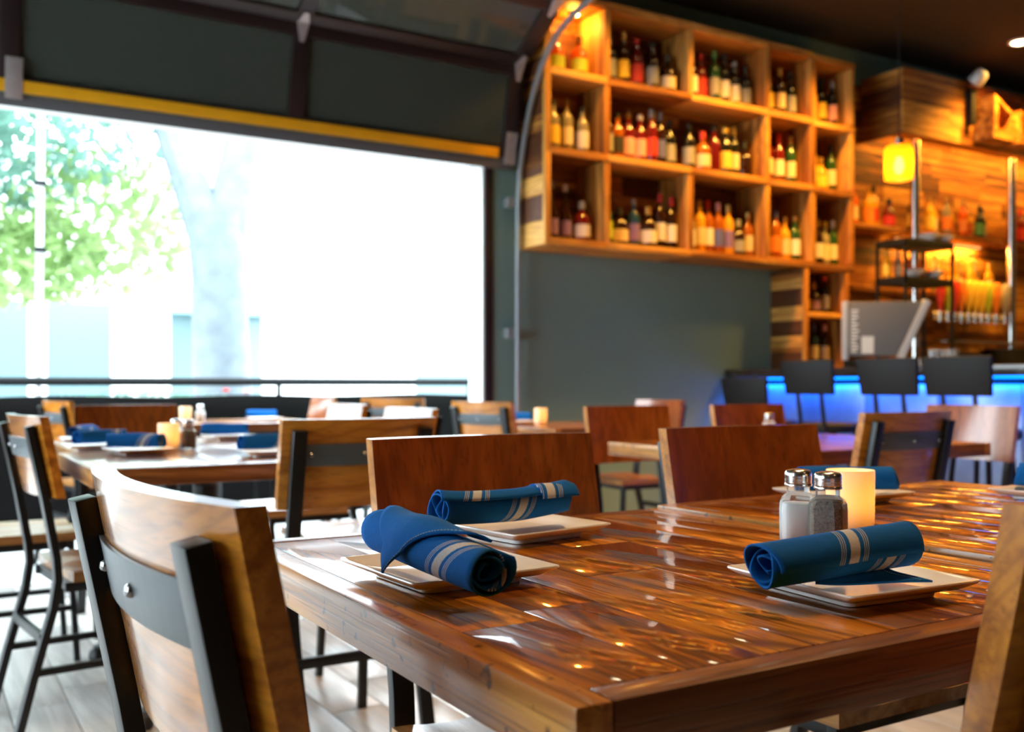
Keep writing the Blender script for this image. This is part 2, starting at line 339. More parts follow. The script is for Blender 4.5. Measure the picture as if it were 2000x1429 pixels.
# back wall: header above the open garage door, green part to the right, stub to the left
OX0, OX1, OZ = -3.3, 2.98, 2.36
bm = bmesh.new(); box(bm, OX1, X1, Y1, Y1 + .15, -.1, ZC); box(bm, OX0, OX1, Y1, Y1 + .15, OZ, ZC); box(bm, X0, OX0, Y1, Y1 + .15, -.1, ZC)
struct(ob('wall_back', mesh(bm, 'wall_back'), M['wall_green']))['label'] = 'grey green painted wall beside the open garage door'
bm = bmesh.new(); box(bm, X1, X1 + .15, Y0, Y1, -.1, ZC)
struct(ob('wall_right', mesh(bm, 'wall_right'), M['wall_warm']))
bm = bmesh.new(); box(bm, X0, X1, Y0 - .15, Y0, -.1, ZC)
struct(ob('wall_front', mesh(bm, 'wall_front'), M['wall_warm']))
WY0, WY1, WZ0, WZ1 = .6, 4.8, .4, 2.9
bm = bmesh.new(); box(bm, X0 - .15, X0, Y0, WY0, -.1, ZC); box(bm, X0 - .15, X0, WY1, Y1 + .15, -.1, ZC); box(bm, X0 - .15, X0, WY0, WY1, -.1, WZ0); box(bm, X0 - .15, X0, WY0, WY1, WZ1, ZC)
struct(ob('wall_left', mesh(bm, 'wall_left'), M['wall_warm']))
win = struct(ob('window_1', None)); 
for y in (WY0, (WY0 * 2 + WY1) / 3, (WY0 + WY1 * 2) / 3, WY1): ob('frame_post', boxmesh('frame_post', X0 - .1, X0 - .04, y - .03, y + .03, WZ0, WZ1), M['door_frame'], win)
for z in (WZ0 + .03, WZ1 - .03): ob('frame_rail', boxmesh('frame_rail', X0 - .1, X0 - .04, WY0, WY1, z - .03, z + .03), M['door_frame'], win)
for k in range(3):
    a = WY0 + (WY1 - WY0) * k / 3 + .03; b = WY0 + (WY1 - WY0) * (k + 1) / 3 - .03
    ob('pane', boxmesh('pane', X0 - .075, X0 - .069, a, b, WZ0 + .06, WZ1 - .06), M['pane'], win)
# white reveal boards of the opening and dark angle on its corner
bm = bmesh.new(); box(bm, OX1 - .018, OX1 - .001, Y1 + .003, Y1 + .175, 0, OZ - .002)
t1 = struct(ob('trim_1', mesh(bm, 'jamb_board'), M['white_trim'])); t1['label'] = 'white painted jamb board at the right of the door opening'
bm = bmesh.new(); box(bm, OX0, OX1 - .02, Y1 + .003, Y1 + .175, OZ - .025, OZ - .001)
struct(ob('trim_2', mesh(bm, 'head_board'), M['white_trim']))
bm = bmesh.new(); box(bm, OX1 - .004, OX1 + .05, Y1 - .012, Y1 - .001, 0, OZ + .3)
struct(ob('trim_3', mesh(bm, 'corner_angle'), M['door_frame']))['label'] = 'dark metal angle along the corner of the door opening'
bm = bmesh.new(); box(bm, OX1 + .06, 5.05, Y1 - .016, Y1 - .001, 0.001, .12)
struct(ob('baseboard_back', mesh(bm, 'baseboard_back'), M['door_frame']))

# ---------------------------------------------------------------- garage door
gd = thing('garage_door', 'dark framed glass garage door raised overhead with a yellow safety strip', 'garage door', (0, 5.2, 2.3))
off = Vector((0, 5.2, 2.3))
path = [(5.235, 2.36), (5.11, 2.91), (4.69, 3.16), (4.16, 3.28), (3.60, 3.30), (3.04, 3.31)]
stiles = [-3.36, -2.38, -1.005, .372, 1.757, 3.10]
def gbar(name, pts, w, d, mat, side=(1, 0, 0), bev=.003):
    bm = bmesh.new(); sweep(bm, [Vector(p) - off for p in pts], w, d, side); return ob(name, mesh(bm, name, True, bev, 40), mat, gd)
for k, ((ya, za), (yb, zb)) in enumerate(zip(path, path[1:])):
    dv = Vector((0, yb - ya, zb - za)); u = dv.normalized(); nrm = Vector((0, -u.z, u.y)) if u.z > 0 else Vector((0, -u.z, u.y))
    A = Vector((0, ya, za)); B = Vector((0, yb, zb)); g = .004
    for s in (A + u * (.035 + g), B - u * (.035 + g)):
        bm = bmesh.new(); a = s + Vector((stiles[0], 0, 0)) - off; b = s + Vector((stiles[-1], 0, 0)) - off
        sweep(bm, [a, b], .07, .045, u); ob('rail', mesh(bm, 'rail', True, .003, 40), M['door_frame'], gd)
    for x in stiles:
        wd = .085 if x not in (stiles[0], stiles[-1]) else .1
        gbar('stile', [A + u * .07 + Vector((x, 0, 0)), B - u * .07 + Vector((x, 0, 0))], wd, .043, M['door_frame'])
    for xa, xb in zip(stiles, stiles[1:]):
        gbar('pane', [A + u * .074 + Vector(((xa + xb) / 2, 0, 0)), B - u * .074 + Vector(((xa + xb) / 2, 0, 0))], xb - xa - .086, .006, M['pane_dark'], bev=0)
    if k < len(path) - 2:   # hinges at the joint with the next section, on the room side
        bm = bmesh.new()
        inner = Vector((0, -u.z, u.y)) * -1 if False else Vector((0, -abs(u.z) - .0, -abs(u.y))).normalized()
        for x in stiles[1:]:
            nx, nxt = Vector((0, path[k + 2][0] - yb, path[k + 2][1] - zb)).normalized(), None
            c = B + Vector((x, 0, 0)) - off
            bm = bmesh.new()
            P = [(-.012, -.105), (.012, -.105), (.032, -.015), (.034, 0), (.030, .02), (.012, .085), (-.012, .085), (-.030, .02), (-.034, 0), (-.032, -.015)]
            n1 = Vector((0, -u.z, u.y)); n1 = n1 if n1.y < 0 else -n1
            if n1.z > 0 and n1.y > -.5: n1 = -n1
            n2 = Vector((0, -nx.z, nx.y)); n2 = n2 if n2.y <= 0 else -n2
            if n2.z > 0: n2 = -n2
            if n1.z > 0: n1 = -n1
            lo = [c + Vector((px, 0, 0)) + (u * pz if pz <= 0 else nx * pz) + (n1 if pz <= 0 else n2) * .024 for px, pz in P]
            hi = [q + (n1 if P[i][1] <= 0 else n2) * .006 for i, q in enumerate(lo)]
            loft(bm, [lo, hi]); ob('hinge', mesh(bm, 'hinge'), M['hinge'], gd)
u0 = Vector((0, path[1][0] - path[0][0], path[1][1] - path[0][1])).normalized(); A0 = Vector((0, *path[0]))
nin = Vector((0, -u0.z, u0.y)); nin = nin if nin.y < 0 else -nin
gbar('safety_strip', [A0 + u0 * .030 + nin * .027 + Vector((stiles[0], 0, 0)), A0 + u0 * .030 + nin * .027 + Vector((3.02, 0, 0))], .058, .008, M['yellow'], u0)
gbar('bottom_seal', [A0 - u0 * .034 + Vector((stiles[0], 0, 0)), A0 - u0 * .034 + Vector((3.12, 0, 0))], .06, .035, M['seal'], u0)
for x in (stiles[3] + .02, 3.10):
    gbar('bottom_bracket', [A0 + u0 * -.03 + nin * .030 + Vector((x, 0, 0)), A0 + u0 * .16 + nin * .030 + Vector((x, 0, 0))], .075, .01, M['hinge'])
# curved track at the right of the door
tp = [(5.22, 0.01), (5.22, 1.2), (5.215, 2.1), (5.19, 2.3), (5.14, 2.47), (5.08, 2.64), (5.02, 2.76), (4.95, 2.86), (4.87, 2.94), (4.76, 3.01), (4.62, 3.06), (4.4, 3.10), (4.0, 3.14), (3.0, 3.20)]
gt = thing('door_track', 'galvanised steel track curving up beside the garage door', 'track', (3.165, 5.22, 0))
bm = bmesh.new(); sweep(bm, [(0, y - 5.22, z) for y, z in tp], .024, .03); ob('rail', mesh(bm, 'track_rail', True, .004, 40), M['galv'], gt)
for z in (.5, 1.3, 2.1):
    ob('track_bracket', boxmesh('track_bracket', -.06, .0, .014, .0785, z - .03, z + .03), M['galv'], gt)
ob('hanger', boxmesh('hanger', -.012, .012, -2.0, -1.97, 3.2, ZC), M['galv'], gt)

# ---------------------------------------------------------------- chairs
def arc_y(x, bow): return -bow * (1 - (x / .21) ** 2)
BW, BT, BZ0, BZ1, TILT = .42, .024, .668, .895, .20
def back_mesh():
    bm = bmesh.new(); rings = []; n = 18
    for i in range(n + 1):
        x = -BW / 2 + BW * i / n; y = arc_y(x, .028)
        rings.append([(x, y + TILT * (BZ1 - z) + dy, z) for z, dy in ((BZ0, 0), (BZ0, -BT), (BZ1, -BT), (BZ1, 0))])
    loft(bm, rings)
    bmesh.ops.bevel(bm, geom=[e for e in bm.edges if e.is_manifold and e.calc_face_angle(0) > .8], offset=.004, segments=2, affect='EDGES')
    bmesh.ops.recalc_face_normals(bm, faces=bm.faces)
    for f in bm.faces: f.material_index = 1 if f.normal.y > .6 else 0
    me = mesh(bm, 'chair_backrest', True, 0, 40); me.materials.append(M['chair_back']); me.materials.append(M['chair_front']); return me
def seat_mesh():
    bm = bmesh.new(); n = 14; m = 10; W2, yb, yf = .205, .065, .420
    def top(x, y):
        a = x / W2; b = (y - yb) / (yf - yb)
        return .462 - .012 * max(0, 1 - (abs(a) - .48) ** 2 * 6.0) * (.6 + .4 * math.cos((b - .45) * 3)) + .004 * math.exp(-(a / .16) ** 2) * b
    g = [[bm.verts.new((-W2 + 2 * W2 * i / n, yb + (yf - yb) * j / m, top(-W2 + 2 * W2 * i / n, yb + (yf - yb) * j / m))) for j in range(m + 1)] for i in range(n + 1)]
    h = [[bm.verts.new((v.co.x, v.co.y, .432)) for v in r] for r in g]
    for i in range(n):
        for j in range(m):
            bm.faces.new((g[i][j], g[i + 1][j], g[i + 1][j + 1], g[i][j + 1])); bm.faces.new((h[i][j], h[i][j + 1], h[i + 1][j + 1], h[i + 1][j]))
    rim = [(i, 0) for i in range(n + 1)] + [(n, j) for j in range(1, m + 1)] + [(i, m) for i in range(n - 1, -1, -1)] + [(0, j) for j in range(m - 1, 0, -1)]
    for a, b in zip(rim, rim[1:] + rim[:1]): bm.faces.new((g[a[0]][a[1]], h[a[0]][a[1]], h[b[0]][b[1]], g[b[0]][b[1]]))
    return mesh(bm, 'chair_seat', True, 0, 40)
def bar_mesh(name, pts, w, d, side=(1, 0, 0), bev=.002):
    bm = bmesh.new(); sweep(bm, pts, w, d, side); return mesh(bm, name, True, bev, 40)
def strap_mesh():
    bm = bmesh.new(); rings = []; n = 14
    for i in range(n + 1):
        x = -.158 + .316 * i / n; y0 = arc_y(x, .028) - BT - .0005
        rings.append([(x, y0 + TILT * (BZ1 - z) + dy, z) for z, dy in ((.776, 0), (.776, -.005), (.832, -.005), (.832, 0))])
    loft(bm, rings); return mesh(bm, 'chair_strap', True, .001, 40)
px_ = .172
def post_y(z): return arc_y(px_, .028) - BT - .014 + TILT * (BZ1 - z)
rear = [(0, post_y(.868), .868), (0, post_y(.66), .66), (0, post_y(.50) - .004, .50), (0, post_y(.44) - .012, .44), (0, .020, .36), (0, -.03, .18), (0, -.075, .0)]
front = [(0, .392, .432), (0, .397, .25), (0, .412, 0)]
CH = dict(back=back_mesh(), seat=seat_mesh(), strap=strap_mesh(), rear=bar_mesh('chair_rear_leg', rear, .036, .021), front=bar_mesh('chair_front_leg', front, .026, .021),
          rail=bar_mesh('chair_side_rail', [(0, .05, .417), (0, .397, .417)], .021, .028), cross=bar_mesh('chair_cross_rail', [(-.17, 0, 0), (.17, 0, 0)], .026, .018, (0, 0, 1)),
          low=bar_mesh('chair_stretcher', [(0, -.028, .19), (0, .401, .19)], .018, .02))
bm = bmesh.new(); lathe(bm, [(0, .0055), (.003, .0052), (.0055, .0035), (.0068, 0), (.0068, -.003)], 12); bmesh.ops.rotate(bm, verts=bm.verts, matrix=Matrix.Rotation(R(90), 3, 'X')); CH['bolt'] = mesh(bm, 'chair_bolt', True)
def chair(x, y, ang, label, group='dining chairs', detail=True):
    t = thing('dining_chair', label, 'chair', (x, y, 0), R(ang - 90), group)
    sd = rnd.random() * 30; tn = rnd.uniform(-.06, .06)
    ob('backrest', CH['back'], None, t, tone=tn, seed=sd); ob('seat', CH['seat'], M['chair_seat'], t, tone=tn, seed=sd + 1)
    st = ob('strap', CH['strap'], M['strap'], t)
    for bx in (-.138, .0, .138):
        ob('bolt', CH['bolt'], M['bolt'], st, (bx, arc_y(bx, .028) - BT - .0055 + TILT * (BZ1 - .804), .804), (R(-11), 0, 0))
    for s in (-1, 1):
        ob('leg', CH['rear'], M['steel'], t, (s * px_, 0, 0)); ob('leg', CH['front'], M['steel'], t, (s * .178, 0, 0))
        ob('side_rail', CH['rail'], M['steel'], t, (s * .175, 0, 0)); ob('stretcher', CH['low'], M['steel'], t, (s * .175, 0, 0))
    ob('cross_rail', CH['cross'], M['steel'], t, (0, .065, .417)); ob('cross_rail', CH['cross'], M['steel'], t, (0, .384, .417)); ob('stretcher', CH['cross'], M['steel'], t, (0, -.005, .28))
    return t
chair(.197, .905, 4.5, 'nearest chair at bottom left, its steel strap and bolts facing the camera')
chair(.823, 1.452, -90, 'chair with brown back behind the two napkins on the near table')
chair(1.465, 1.512, -90, 'chair with brown back behind the salt and pepper shakers')
chair(.885, .435, 90, 'chair cropped by the right edge with its grey lit side at near table')
chair(.985, 2.42, 90, 'chair seen from behind with dark strap, left of the nearest napkin chair back')
chair(.285, 3.19, 6.8, 'chair at the far left edge seen from behind with grey strap')
chair(.08, 4.02, 0, 'chair mostly cropped by left edge, only its pale seat showing')
chair(.78, 4.55, -90, 'orange brown chair back facing us at the head of the left tables')
chair(1.58, 3.40, 180, 'pale lit chair back just behind the strapped chair at left tables')
chair(1.66, 4.24, 180, 'smaller pale lit chair back on the right of the left tables')
chair(2.52, 4.50, 18, 'chair seen from behind standing in front of the white door jamb')
chair(3.72, 4.55, 180, 'light orange chair back against the grey green wall')
chair(2.50, 3.25, -90, 'left of two chairs behind the middle table, its side edge lit white')
chair(3.17, 3.25, -90, 'right of two chairs behind the middle table, beside the salt shaker')
chair(2.70, 2.08, 90, 'dark chair seen from behind with black strap, right of the candle')
chair(3.83, 2.62, 180, 'white lit chair back at the right end of the middle table')
chair(3.90, 2.13, 180, 'chair cut off by the right edge beside the white lit chair back')
PG = 'chairs on the patio'
chair(.66, 5.85, 12, 'patio chair at far left with grey strap beside the orange chair back', PG)
chair(2.36, 6.45, 180, 'farthest pale patio chair partly hidden by another pale chair', PG)
chair(2.66, 5.95, 50, 'patio chair with strap facing the railing left of the jamb', PG)

# ---------------------------------------------------------------- tables
base_me = {}
def base_parts():
    bm = bmesh.new(); lathe(bm, [(0, .0), (.05, 0), (.05, .02), (.0375, .05), (.0375, .64), (.06, .67), (0, .67)], 20); base_me['column'] = mesh(bm, 'base_column', True)
    bm = bmesh.new(); pts = [(.02, 0, .075), (.12, 0, .062), (.22, 0, .046), (.29, 0, .032)]; sweep(bm, pts, .05, .03, (0, 1, 0)); base_me['foot'] = mesh(bm, 'base_foot', True, .008, 40)
    base_me['pad'] = lmesh('base_foot_pad', [(0, 0), (.026, 0), (.03, .008), (.026, .03), (.012, .046), (0, .05)], 14)
    bm = bmesh.new(); box(bm, -.2, .2, -.025, .025, -.006, .006); box(bm, -.025, .025, -.2, .2, -.0061, .0061); base_me['spider'] = mesh(bm, 'base_spider')
base_parts()
def pedestal(t, x, y, ang=45, zt=.71):
    c = ob('column', base_me['column'], M['iron'], t, (x, y, .045)); c.scale.z = (zt - .012 - .045) / .67
    for k in range(4):
        a = R(ang + 90 * k)
        f = ob('foot', base_me['foot'], M['iron'], t, (x, y, 0), (0, 0, a)); ob('foot_pad', base_me['pad'], M['iron'], f, (.285, 0, 0))
    ob('top_plate', base_me['spider'], M['iron'], t, (x, y, zt - .0065))
def table(cx, cy, wx, wy, label, rz=0, zt=.76, th=.05, planks='fine', bases=((0, 0),), base_ang=45, round_c=.0, far=False):
    t = thing('dining_table', label, 'table', (cx, cy, 0), R(rz), 'wood topped dining tables')
    for b in bases: pedestal(t, b[0], b[1], base_ang, zt - th)
    eb = .034; g = .0006
    core = ob('tabletop', boxmesh('tabletop_core', -wx / 2 + eb, wx / 2 - eb, -wy / 2 + eb, wy / 2 - eb, zt - th, zt - .022), M['table_far'], t, tone=-.1, seed=1.0)
    # edge boards, mitred look by overlapping ends
    for s in (-1, 1):
        m_ = boxmesh('edge_board', -eb / 2 + g, eb / 2 - g, -wy / 2, wy / 2, -th, 0, bevel=.0035)
        ob('edge_board', m_, M['edge_y'], t, (s * (wx / 2 - eb / 2), 0, zt), tone=.06, seed=rnd.random() * 30)
        m_ = boxmesh('edge_board', -wx / 2 + eb + g, wx / 2 - eb - g, -eb / 2 + g, eb / 2 - g, -th, 0, bevel=.0035)
        ob('edge_board', m_, M['edge_x'], t, (0, s * (wy / 2 - eb / 2), zt), tone=0.0, seed=rnd.random() * 30)
    x = -wx / 2 + eb; xe = wx / 2 - eb
    n = round((xe - x) / (.088 if planks == 'fine' else .12)); ws = [rnd.uniform(.75, 1.25) for _ in range(n)]; k = (xe - x) / sum(ws)
    last = 0
    for w in ws:
        w *= k; y = -wy / 2 + eb; ye = wy / 2 - eb; cuts = [y]
        if planks == 'fine':
            q = y + rnd.uniform(.18, .55)
            while q < ye - .15: cuts.append(q); q += rnd.uniform(.3, .6)
        cuts.append(ye)
        for a, b in zip(cuts, cuts[1:]):
            tn = rnd.choice([-.22, -.12, -.04, .05, .14, .24]); 
            while abs(tn - last) < .1: tn = rnd.choice([-.22, -.12, -.04, .05, .14, .24])
            last = tn
            me_ = cbox(w - g, b - a - g, .0225, 'plank', .0007)
            ob('plank', me_, M['table'] if planks == 'fine' else M['table_far'], core, (x + w / 2, (a + b) / 2, zt - .01125 - rnd.uniform(0.0004, .0009)), tone=tn, seed=rnd.random() * 40)
        x += w
    return t
table(.765, .98, .76, .84, 'nearest wooden table with two rolled napkins and scarred plank top')
table(1.592, 1.005, .85, .85, 'wooden table butted against the nearest one behind the candle', 2.2, .7635)
table(.774, 3.1625, .762, .755, 'nearer of the two butted tables at left beside the window opening', planks='wide', base_ang=40)
table(.825, 3.925, .75, .76, 'farther of the two butted tables at left, holding two napkins', planks='wide', base_ang=20)
table(2.91, 2.72, 1.22, .80, 'long wooden table in the middle distance at right', planks='wide', bases=((-.33, 0), (.33, 0)))
table(3.125, 4.585, .75, .83, 'wooden table against the grey green wall holding one candle', planks='wide')
table(1.56, 6.12, 1.1, .75, 'table out on the patio beside the black railing', planks='wide', bases=((0, 0),))

# ---------------------------------------------------------------- plates
def rsq(h, r, z, n=6):
    pts = []
    for cx, cy, a0 in ((1, 1, 0), (-1, 1, 90), (-1, -1, 180), (1, -1, 270)):
        for i in range(n + 1):
            a = R(a0 + 90 * i / n); pts.append((cx * (h - r) + r * math.cos(a), cy * (h - r) + r * math.sin(a), z))
    return pts
bm = bmesh.new()
loft(bm, [rsq(.058, .012, .002), rsq(.060, .012, 0), rsq(.063, .012, 0), rsq(.064, .012, .005), rsq(.080, .010, .0085), rsq(.0915, .008, .0155), rsq(.0930, .007, .0175), rsq(.0925, .007, .0190), rsq(.0905, .007, .0192), rsq(.078, .009, .0125), rsq(.060, .012, .0085), rsq(.056, .012, .0080), rsq(.02, .012, .0078)])
PL = mesh(bm, 'square_plate', True, 0, 50)
def plate(x, y, rz, label, z=.7605): return tag(ob('square_plate', PL, M['plate'], None, (x, y, z), (0, 0, R(rz))), label, 'plate', 'square white plates')
plate(.519, 1.010, 3, 'white square plate under the napkin nearest the left table edge')
plate(.764, 1.245, 9, 'white square plate under the napkin in front of the brown chair back')
plate(.858, .730, -4, 'white square plate under the napkin before the shakers')
plate(1.50, 1.292, -2, 'white square plate behind the candle on the second table', z=.7642)
plate(1.862, 1.085, 4, 'white square plate at the right edge on the second table', z=.7642)
plate(.614, 3.345, 8, 'white plate under the bright blue napkin at left tables')
plate(.560, 4.125, 0, 'white plate under the napkin seen end-on at left tables')
plate(.955, 3.06, -6, 'white plate near the strapped chair at left tables')
plate(1.09, 4.05, 4, 'white plate at the back right of the left tables')
plate(.52, 3.66, 4, 'white plate behind the bright blue napkin at left tables')
plate(1.86, 6.1, 0, 'white plate on the patio table')
plate(2.94, 4.85, 10, 'white plate on the table by the grey green wall')

# ---------------------------------------------------------------- napkin rolls
def nap_mesh(name, length=.19, r_in=.006, r_out=.0265, turns=2.75, k=.55, c=0.0, flare=.0, bend=.0, seed=1, start=-2.0, squash=.93, tip=.012):
    """cloth sheet rolled round the x axis; UV.x carries the stripe coordinate in metres from the stripe centre"""
    rn = random.Random(seed); ph = [rn.uniform(0, 6.28) for _ in range(8)]
    nt_, nl = int(turns * 26), 26; verts = []; faces = []; uvs = []
    th1 = turns * 2 * math.pi; arc = 0; arcs = []
    rad = []
    for i in range(nt_ + 1):
        f = i / nt_; r = r_in + (r_out - r_in) * f ** .8; rad.append(r); arcs.append(arc); arc += r * th1 / nt_
    for i in range(nt_ + 1):
        f = i / nt_; a = start + th1 * f
        for j in range(nl + 1):
            g = j / nl; t = (g - .5) * length
            inset = (1 - f) * .010 * (1 if g > .5 else -1) * (abs(g - .5) * 2) ** 6
            r = rad[i] * (1 + .05 * math.sin(2.2 * a + 5 * g + ph[0]) * (1 - f * .6) + .025 * math.sin(7 * g + ph[1]) + flare * (g - .5))
            r *= 1 - .05 * math.exp(-((g - .6) / .12) ** 2) * math.sin(a + ph[2])
            wob = tip * .4 * math.sin(a * 1.5 + ph[3]) * (abs(g - .5) * 2) ** 4 * (1 if g > .5 else -1)
            verts.append((t - inset + wob, r * math.cos(a), r * math.sin(a) * squash + bend * 4 * (g - .5) ** 2)); uvs.append((t + k * (arcs[i] - arc) - c + k * .03, g))
    for i in range(nt_):
        for j in range(nl): q = i * (nl + 1) + j; faces.append((q, q + 1, q + nl + 2, q + nl + 1))
    me = bpy.data.meshes.new(name); me.from_pydata(verts, [], faces)
    ul = me.uv_layers.new(name='UVMap')
    for lp in me.loops: ul.data[lp.index].uv = uvs[lp.vertex_index]
    for f in me.polygons: f.use_smooth = True
    return me
def patch_mesh(name, fn, n, m, uvf=None):
    verts = []; faces = []; uv = []
    for i in range(n + 1):
        for j in range(m + 1): p = fn(i / n, j / m); verts.append(p); uv.append(uvf(i / n, j / m) if uvf else (9, 9))
    for i in range(n):
        for j in range(m): q = i * (m + 1) + j; faces.append((q, q + 1, q + m + 2, q + m + 1))
    me = bpy.data.meshes.new(name); me.from_pydata(verts, [], faces); ul = me.uv_layers.new(name='UVMap')
    for lp in me.loops: ul.data[lp.index].uv = uv[lp.vertex_index]
    for f in me.polygons: f.use_smooth = True
    return me
def solid(o, t=.0018):
    s = o.modifiers.new('thickness', 'SOLIDIFY'); s.thickness = t; s.offset = 0; return o
NG = 'rolled blue napkins'
def napkin(me, x, y, z, rz, label, tilt=0, roll=0, t=.0022):
    o = solid(ob('rolled_napkin', me, M['cloth'], None, (x, y, z), (R(roll), R(tilt), R(rz))), t); return tag(o, label, 'napkin', NG)
# 1: the bright blue one by the left table edge: from far left to near right, broad flap with stitched hem over its far half
n1 = napkin(nap_mesh('napkin_roll_a', .24, .006, .028, 3.0, .75, .004, -.05, 0, 3, start=.6), .464, .940, .8085, -88, 'bright blue rolled napkin with a stitched flap nearest the left table edge', tilt=3)
def flapA(a, b):
    # b runs round the roll from behind the top (0) down the left side to the hanging tip (1); a runs across from the far hem to the near hem
    ps = -45 + 178 * b; q = max(0, ps / 133)
    tl_ = -.098 + .070 * q ** 1.25; tr_ = .072 - .100 * q ** .75 + min(0, ps) / 45 * -.012
    t = tl_ + (tr_ - tl_) * a; r = .0302 + .0014 * math.sin(60 * t + 2) + .0016 * math.sin(3.1 * a)
    an = R(min(ps, 92)); h_ = max(0, ps - 92) / 41
    return (t, -r * math.sin(an) - .010 * h_ - .003 * math.sin(3 * h_), r * math.cos(an) * .95 - .026 * h_)
fl = solid(ob('flap', patch_mesh('napkin_flap', flapA, 20, 30), M['cloth'], n1), .0025)
# hem stitching along the flap edge
bm = bmesh.new(); pts = [Vector(flapA(.94, .1 + .86 * i / 40)) for i in range(41)]
pts = [Vector((p.x, p.y * 1.055, p.z * 1.055)) for p in pts]
for i in range(0, 40): tube(bm, [pts[i], pts[i].lerp(pts[i + 1], .62)], .0005, 5)
ob('hem_stitching', mesh(bm, 'hem_stitching'), M['stitch'], fl)
# 2: dark one before the chair
n2 = napkin(nap_mesh('napkin_roll_b', .22, .010, .0265, 2.6, .55, -.045, -.02, .006, 11, start=-1.2), .724, 1.232, .8065, 1, 'dark blue rolled napkin with open bright end before the brown chair back', tilt=-1)
def flapB(a, b):
    t = .050 + .064 * a; ang = R(160) - R(210) * b * (1 - .35 * a)
    rr = .0285 + .0012 * math.sin(8 * b)
    return (t, rr * math.cos(ang), rr * math.sin(ang) * .95)
solid(ob('flap', patch_mesh('napkin_flap_end', flapB, 8, 22, lambda a, b: (.050 + .064 * a - .088 + .4 * (1 - b) * .06, 0)), M['cloth'], n2), .002)
# 3: the one on the right, with a corner lying out on the plate
n3 = napkin(nap_mesh('napkin_roll_c', .205, .006, .0270, 2.9, .42, .005, .03, 0, 5, start=-2.4), .808, .704, .8055, -3, 'blue rolled napkin with a loose corner on the plate before the shakers', tilt=-2)
def flapC(a, b):
    w = .038 * a ** .8
    return (-.035 + .098 * a + .026 * b * a, -.006 - w * b, -.014 - .0165 * b ** .45 * (.55 + .45 * a) + .0010 * math.sin(4 * b + 5 * a))
fc = solid(ob('loose_corner', patch_mesh('napkin_corner', flapC, 20, 10), M['cloth'], n3), .0022)
bm = bmesh.new(); pts = [Vector(flapC(.9, i / 20)) + Vector((0, 0, .0016)) for i in range(21)]
for i in range(20): tube(bm, [pts[i], pts[i].lerp(pts[i + 1], .6)], .0004, 5)
ob('hem_stitching', mesh(bm, 'corner_stitching'), M['stitch'], fc)
NS = nap_mesh('napkin_roll_d', .185, .007, .027, 2.4, .6, .0, 0, 0, 21)
NS2 = nap_mesh('napkin_roll_e', .185, .007, .027, 2.4, .6, .2, 0, 0, 8)
napkin(NS2, 1.49, 1.275, .808, -28, 'dark napkin roll partly hidden behind the candle')
napkin(NS2, 1.885, 1.08, .808, -68, 'bright blue napkin roll at the right edge on the second table')
napkin(NS, .60, 3.345, .806, -38, 'bright blue napkin roll beside the left tables candle')
napkin(NS, .548, 4.115, .806, -118, 'napkin roll seen end-on at the back of the left tables')
napkin(NS, .945, 3.06, .806, 5, 'dark striped napkin roll next to the strapped chair at left tables')
napkin(NS2, 1.07, 4.05, .806, -20, 'light blue napkin roll on the far side of the left tables')
napkin(NS, .545, 3.66, .806, 24, 'dark striped napkin roll standing behind the bright blue one at left')
napkin(NS2, 1.84, 6.1, .806, -20, 'light blue napkin roll on the patio table')
napkin(NS2, 2.93, 4.85, .806, -40, 'bright blue napkin roll on the table by the grey green wall')

# ---------------------------------------------------------------- shakers and candles
def octo(h, ch, z):
    a = h - ch; return [(h, -a, z), (h, a, z), (a, h, z), (-a, h, z), (-h, a, z), (-h, -a, z), (-a, -h, z), (a, -h, z)]
def circ8(r, z): return [(r * math.cos(R(-22.5 + 45 * i)), r * math.sin(R(-22.5 + 45 * i)), z) for i in range(8)]
bm = bmesh.new(); loft(bm, [octo(.0195, .007, 0), octo(.0212, .0075, .003), octo(.0215, .0075, .045), octo(.0210, .0078, .054), octo(.0185, .0075, .060), circ8(.0150, .0645), circ8(.0148, .074)])
bmesh.ops.bevel(bm, geom=[e for e in bm.edges if e.calc_face_angle(0) > .3], offset=.0012, segments=2, affect='EDGES'); SH_G = mesh(bm, 'shaker_glass', True, 0, 30)
bm = bmesh.new(); loft(bm, [octo(.0178, .0065, .0045), octo(.0186, .0066, .007), octo(.0190, .0066, .045), octo(.0184, .0066, .0515)]); SH_S = mesh(bm, 'shaker_fill')
bm = bmesh.new(); loft(bm, [octo(.0178, .0065, .0045), octo(.0186, .0066, .007), octo(.0190, .0066, .050), octo(.0160, .0066, .0590)]); SH_P = mesh(bm, 'shaker_fill_full')
SH_C = lmesh('shaker_cap', [(.0155, .0735), (.0172, .0735), (.0176, .0755), (.0166, .077), (.0172, .0785), (.0166, .0805), (.0172, .082), (.0168, .0840), (.0172, .0860), (.0168, .0905), (.0150, .0935), (.008, .0952), (0, .0955)], 28, 50)
SH_H = lmesh('shaker_hole', [(0, .0003), (.0009, .0003), (.0009, 0)], 8)
def shaker(x, y, z, rz, fill, label, detail=True):
    t = thing('salt_shaker' if fill == 'salt' else 'pepper_shaker', label, 'shaker', (x, y, z), R(rz), 'salt and pepper shakers')
    t.scale = (1.08, 1.08, 1.08)
    ob('jar', SH_G, M['glass'], t); ob(fill, SH_S if fill == 'salt' else SH_P, M[fill], t)
    c = ob('cap', SH_C, M['chrome'], t)
    if detail:
        for k in range(6): ob('hole', SH_H, M['black'], c, (.006 * math.cos(k * 1.047), .006 * math.sin(k * 1.047), .0951))
    return t
shaker(1.054, .985, .7608, 35, 'salt', 'glass salt shaker with steel cap beside the lit candle')
shaker(1.058, .936, .7608, 28, 'pepper', 'glass pepper shaker with steel cap in front of the lit candle')
shaker(.800, 3.50, .7608, 10, 'pepper', 'pepper shaker beside the candle on the left tables', False)
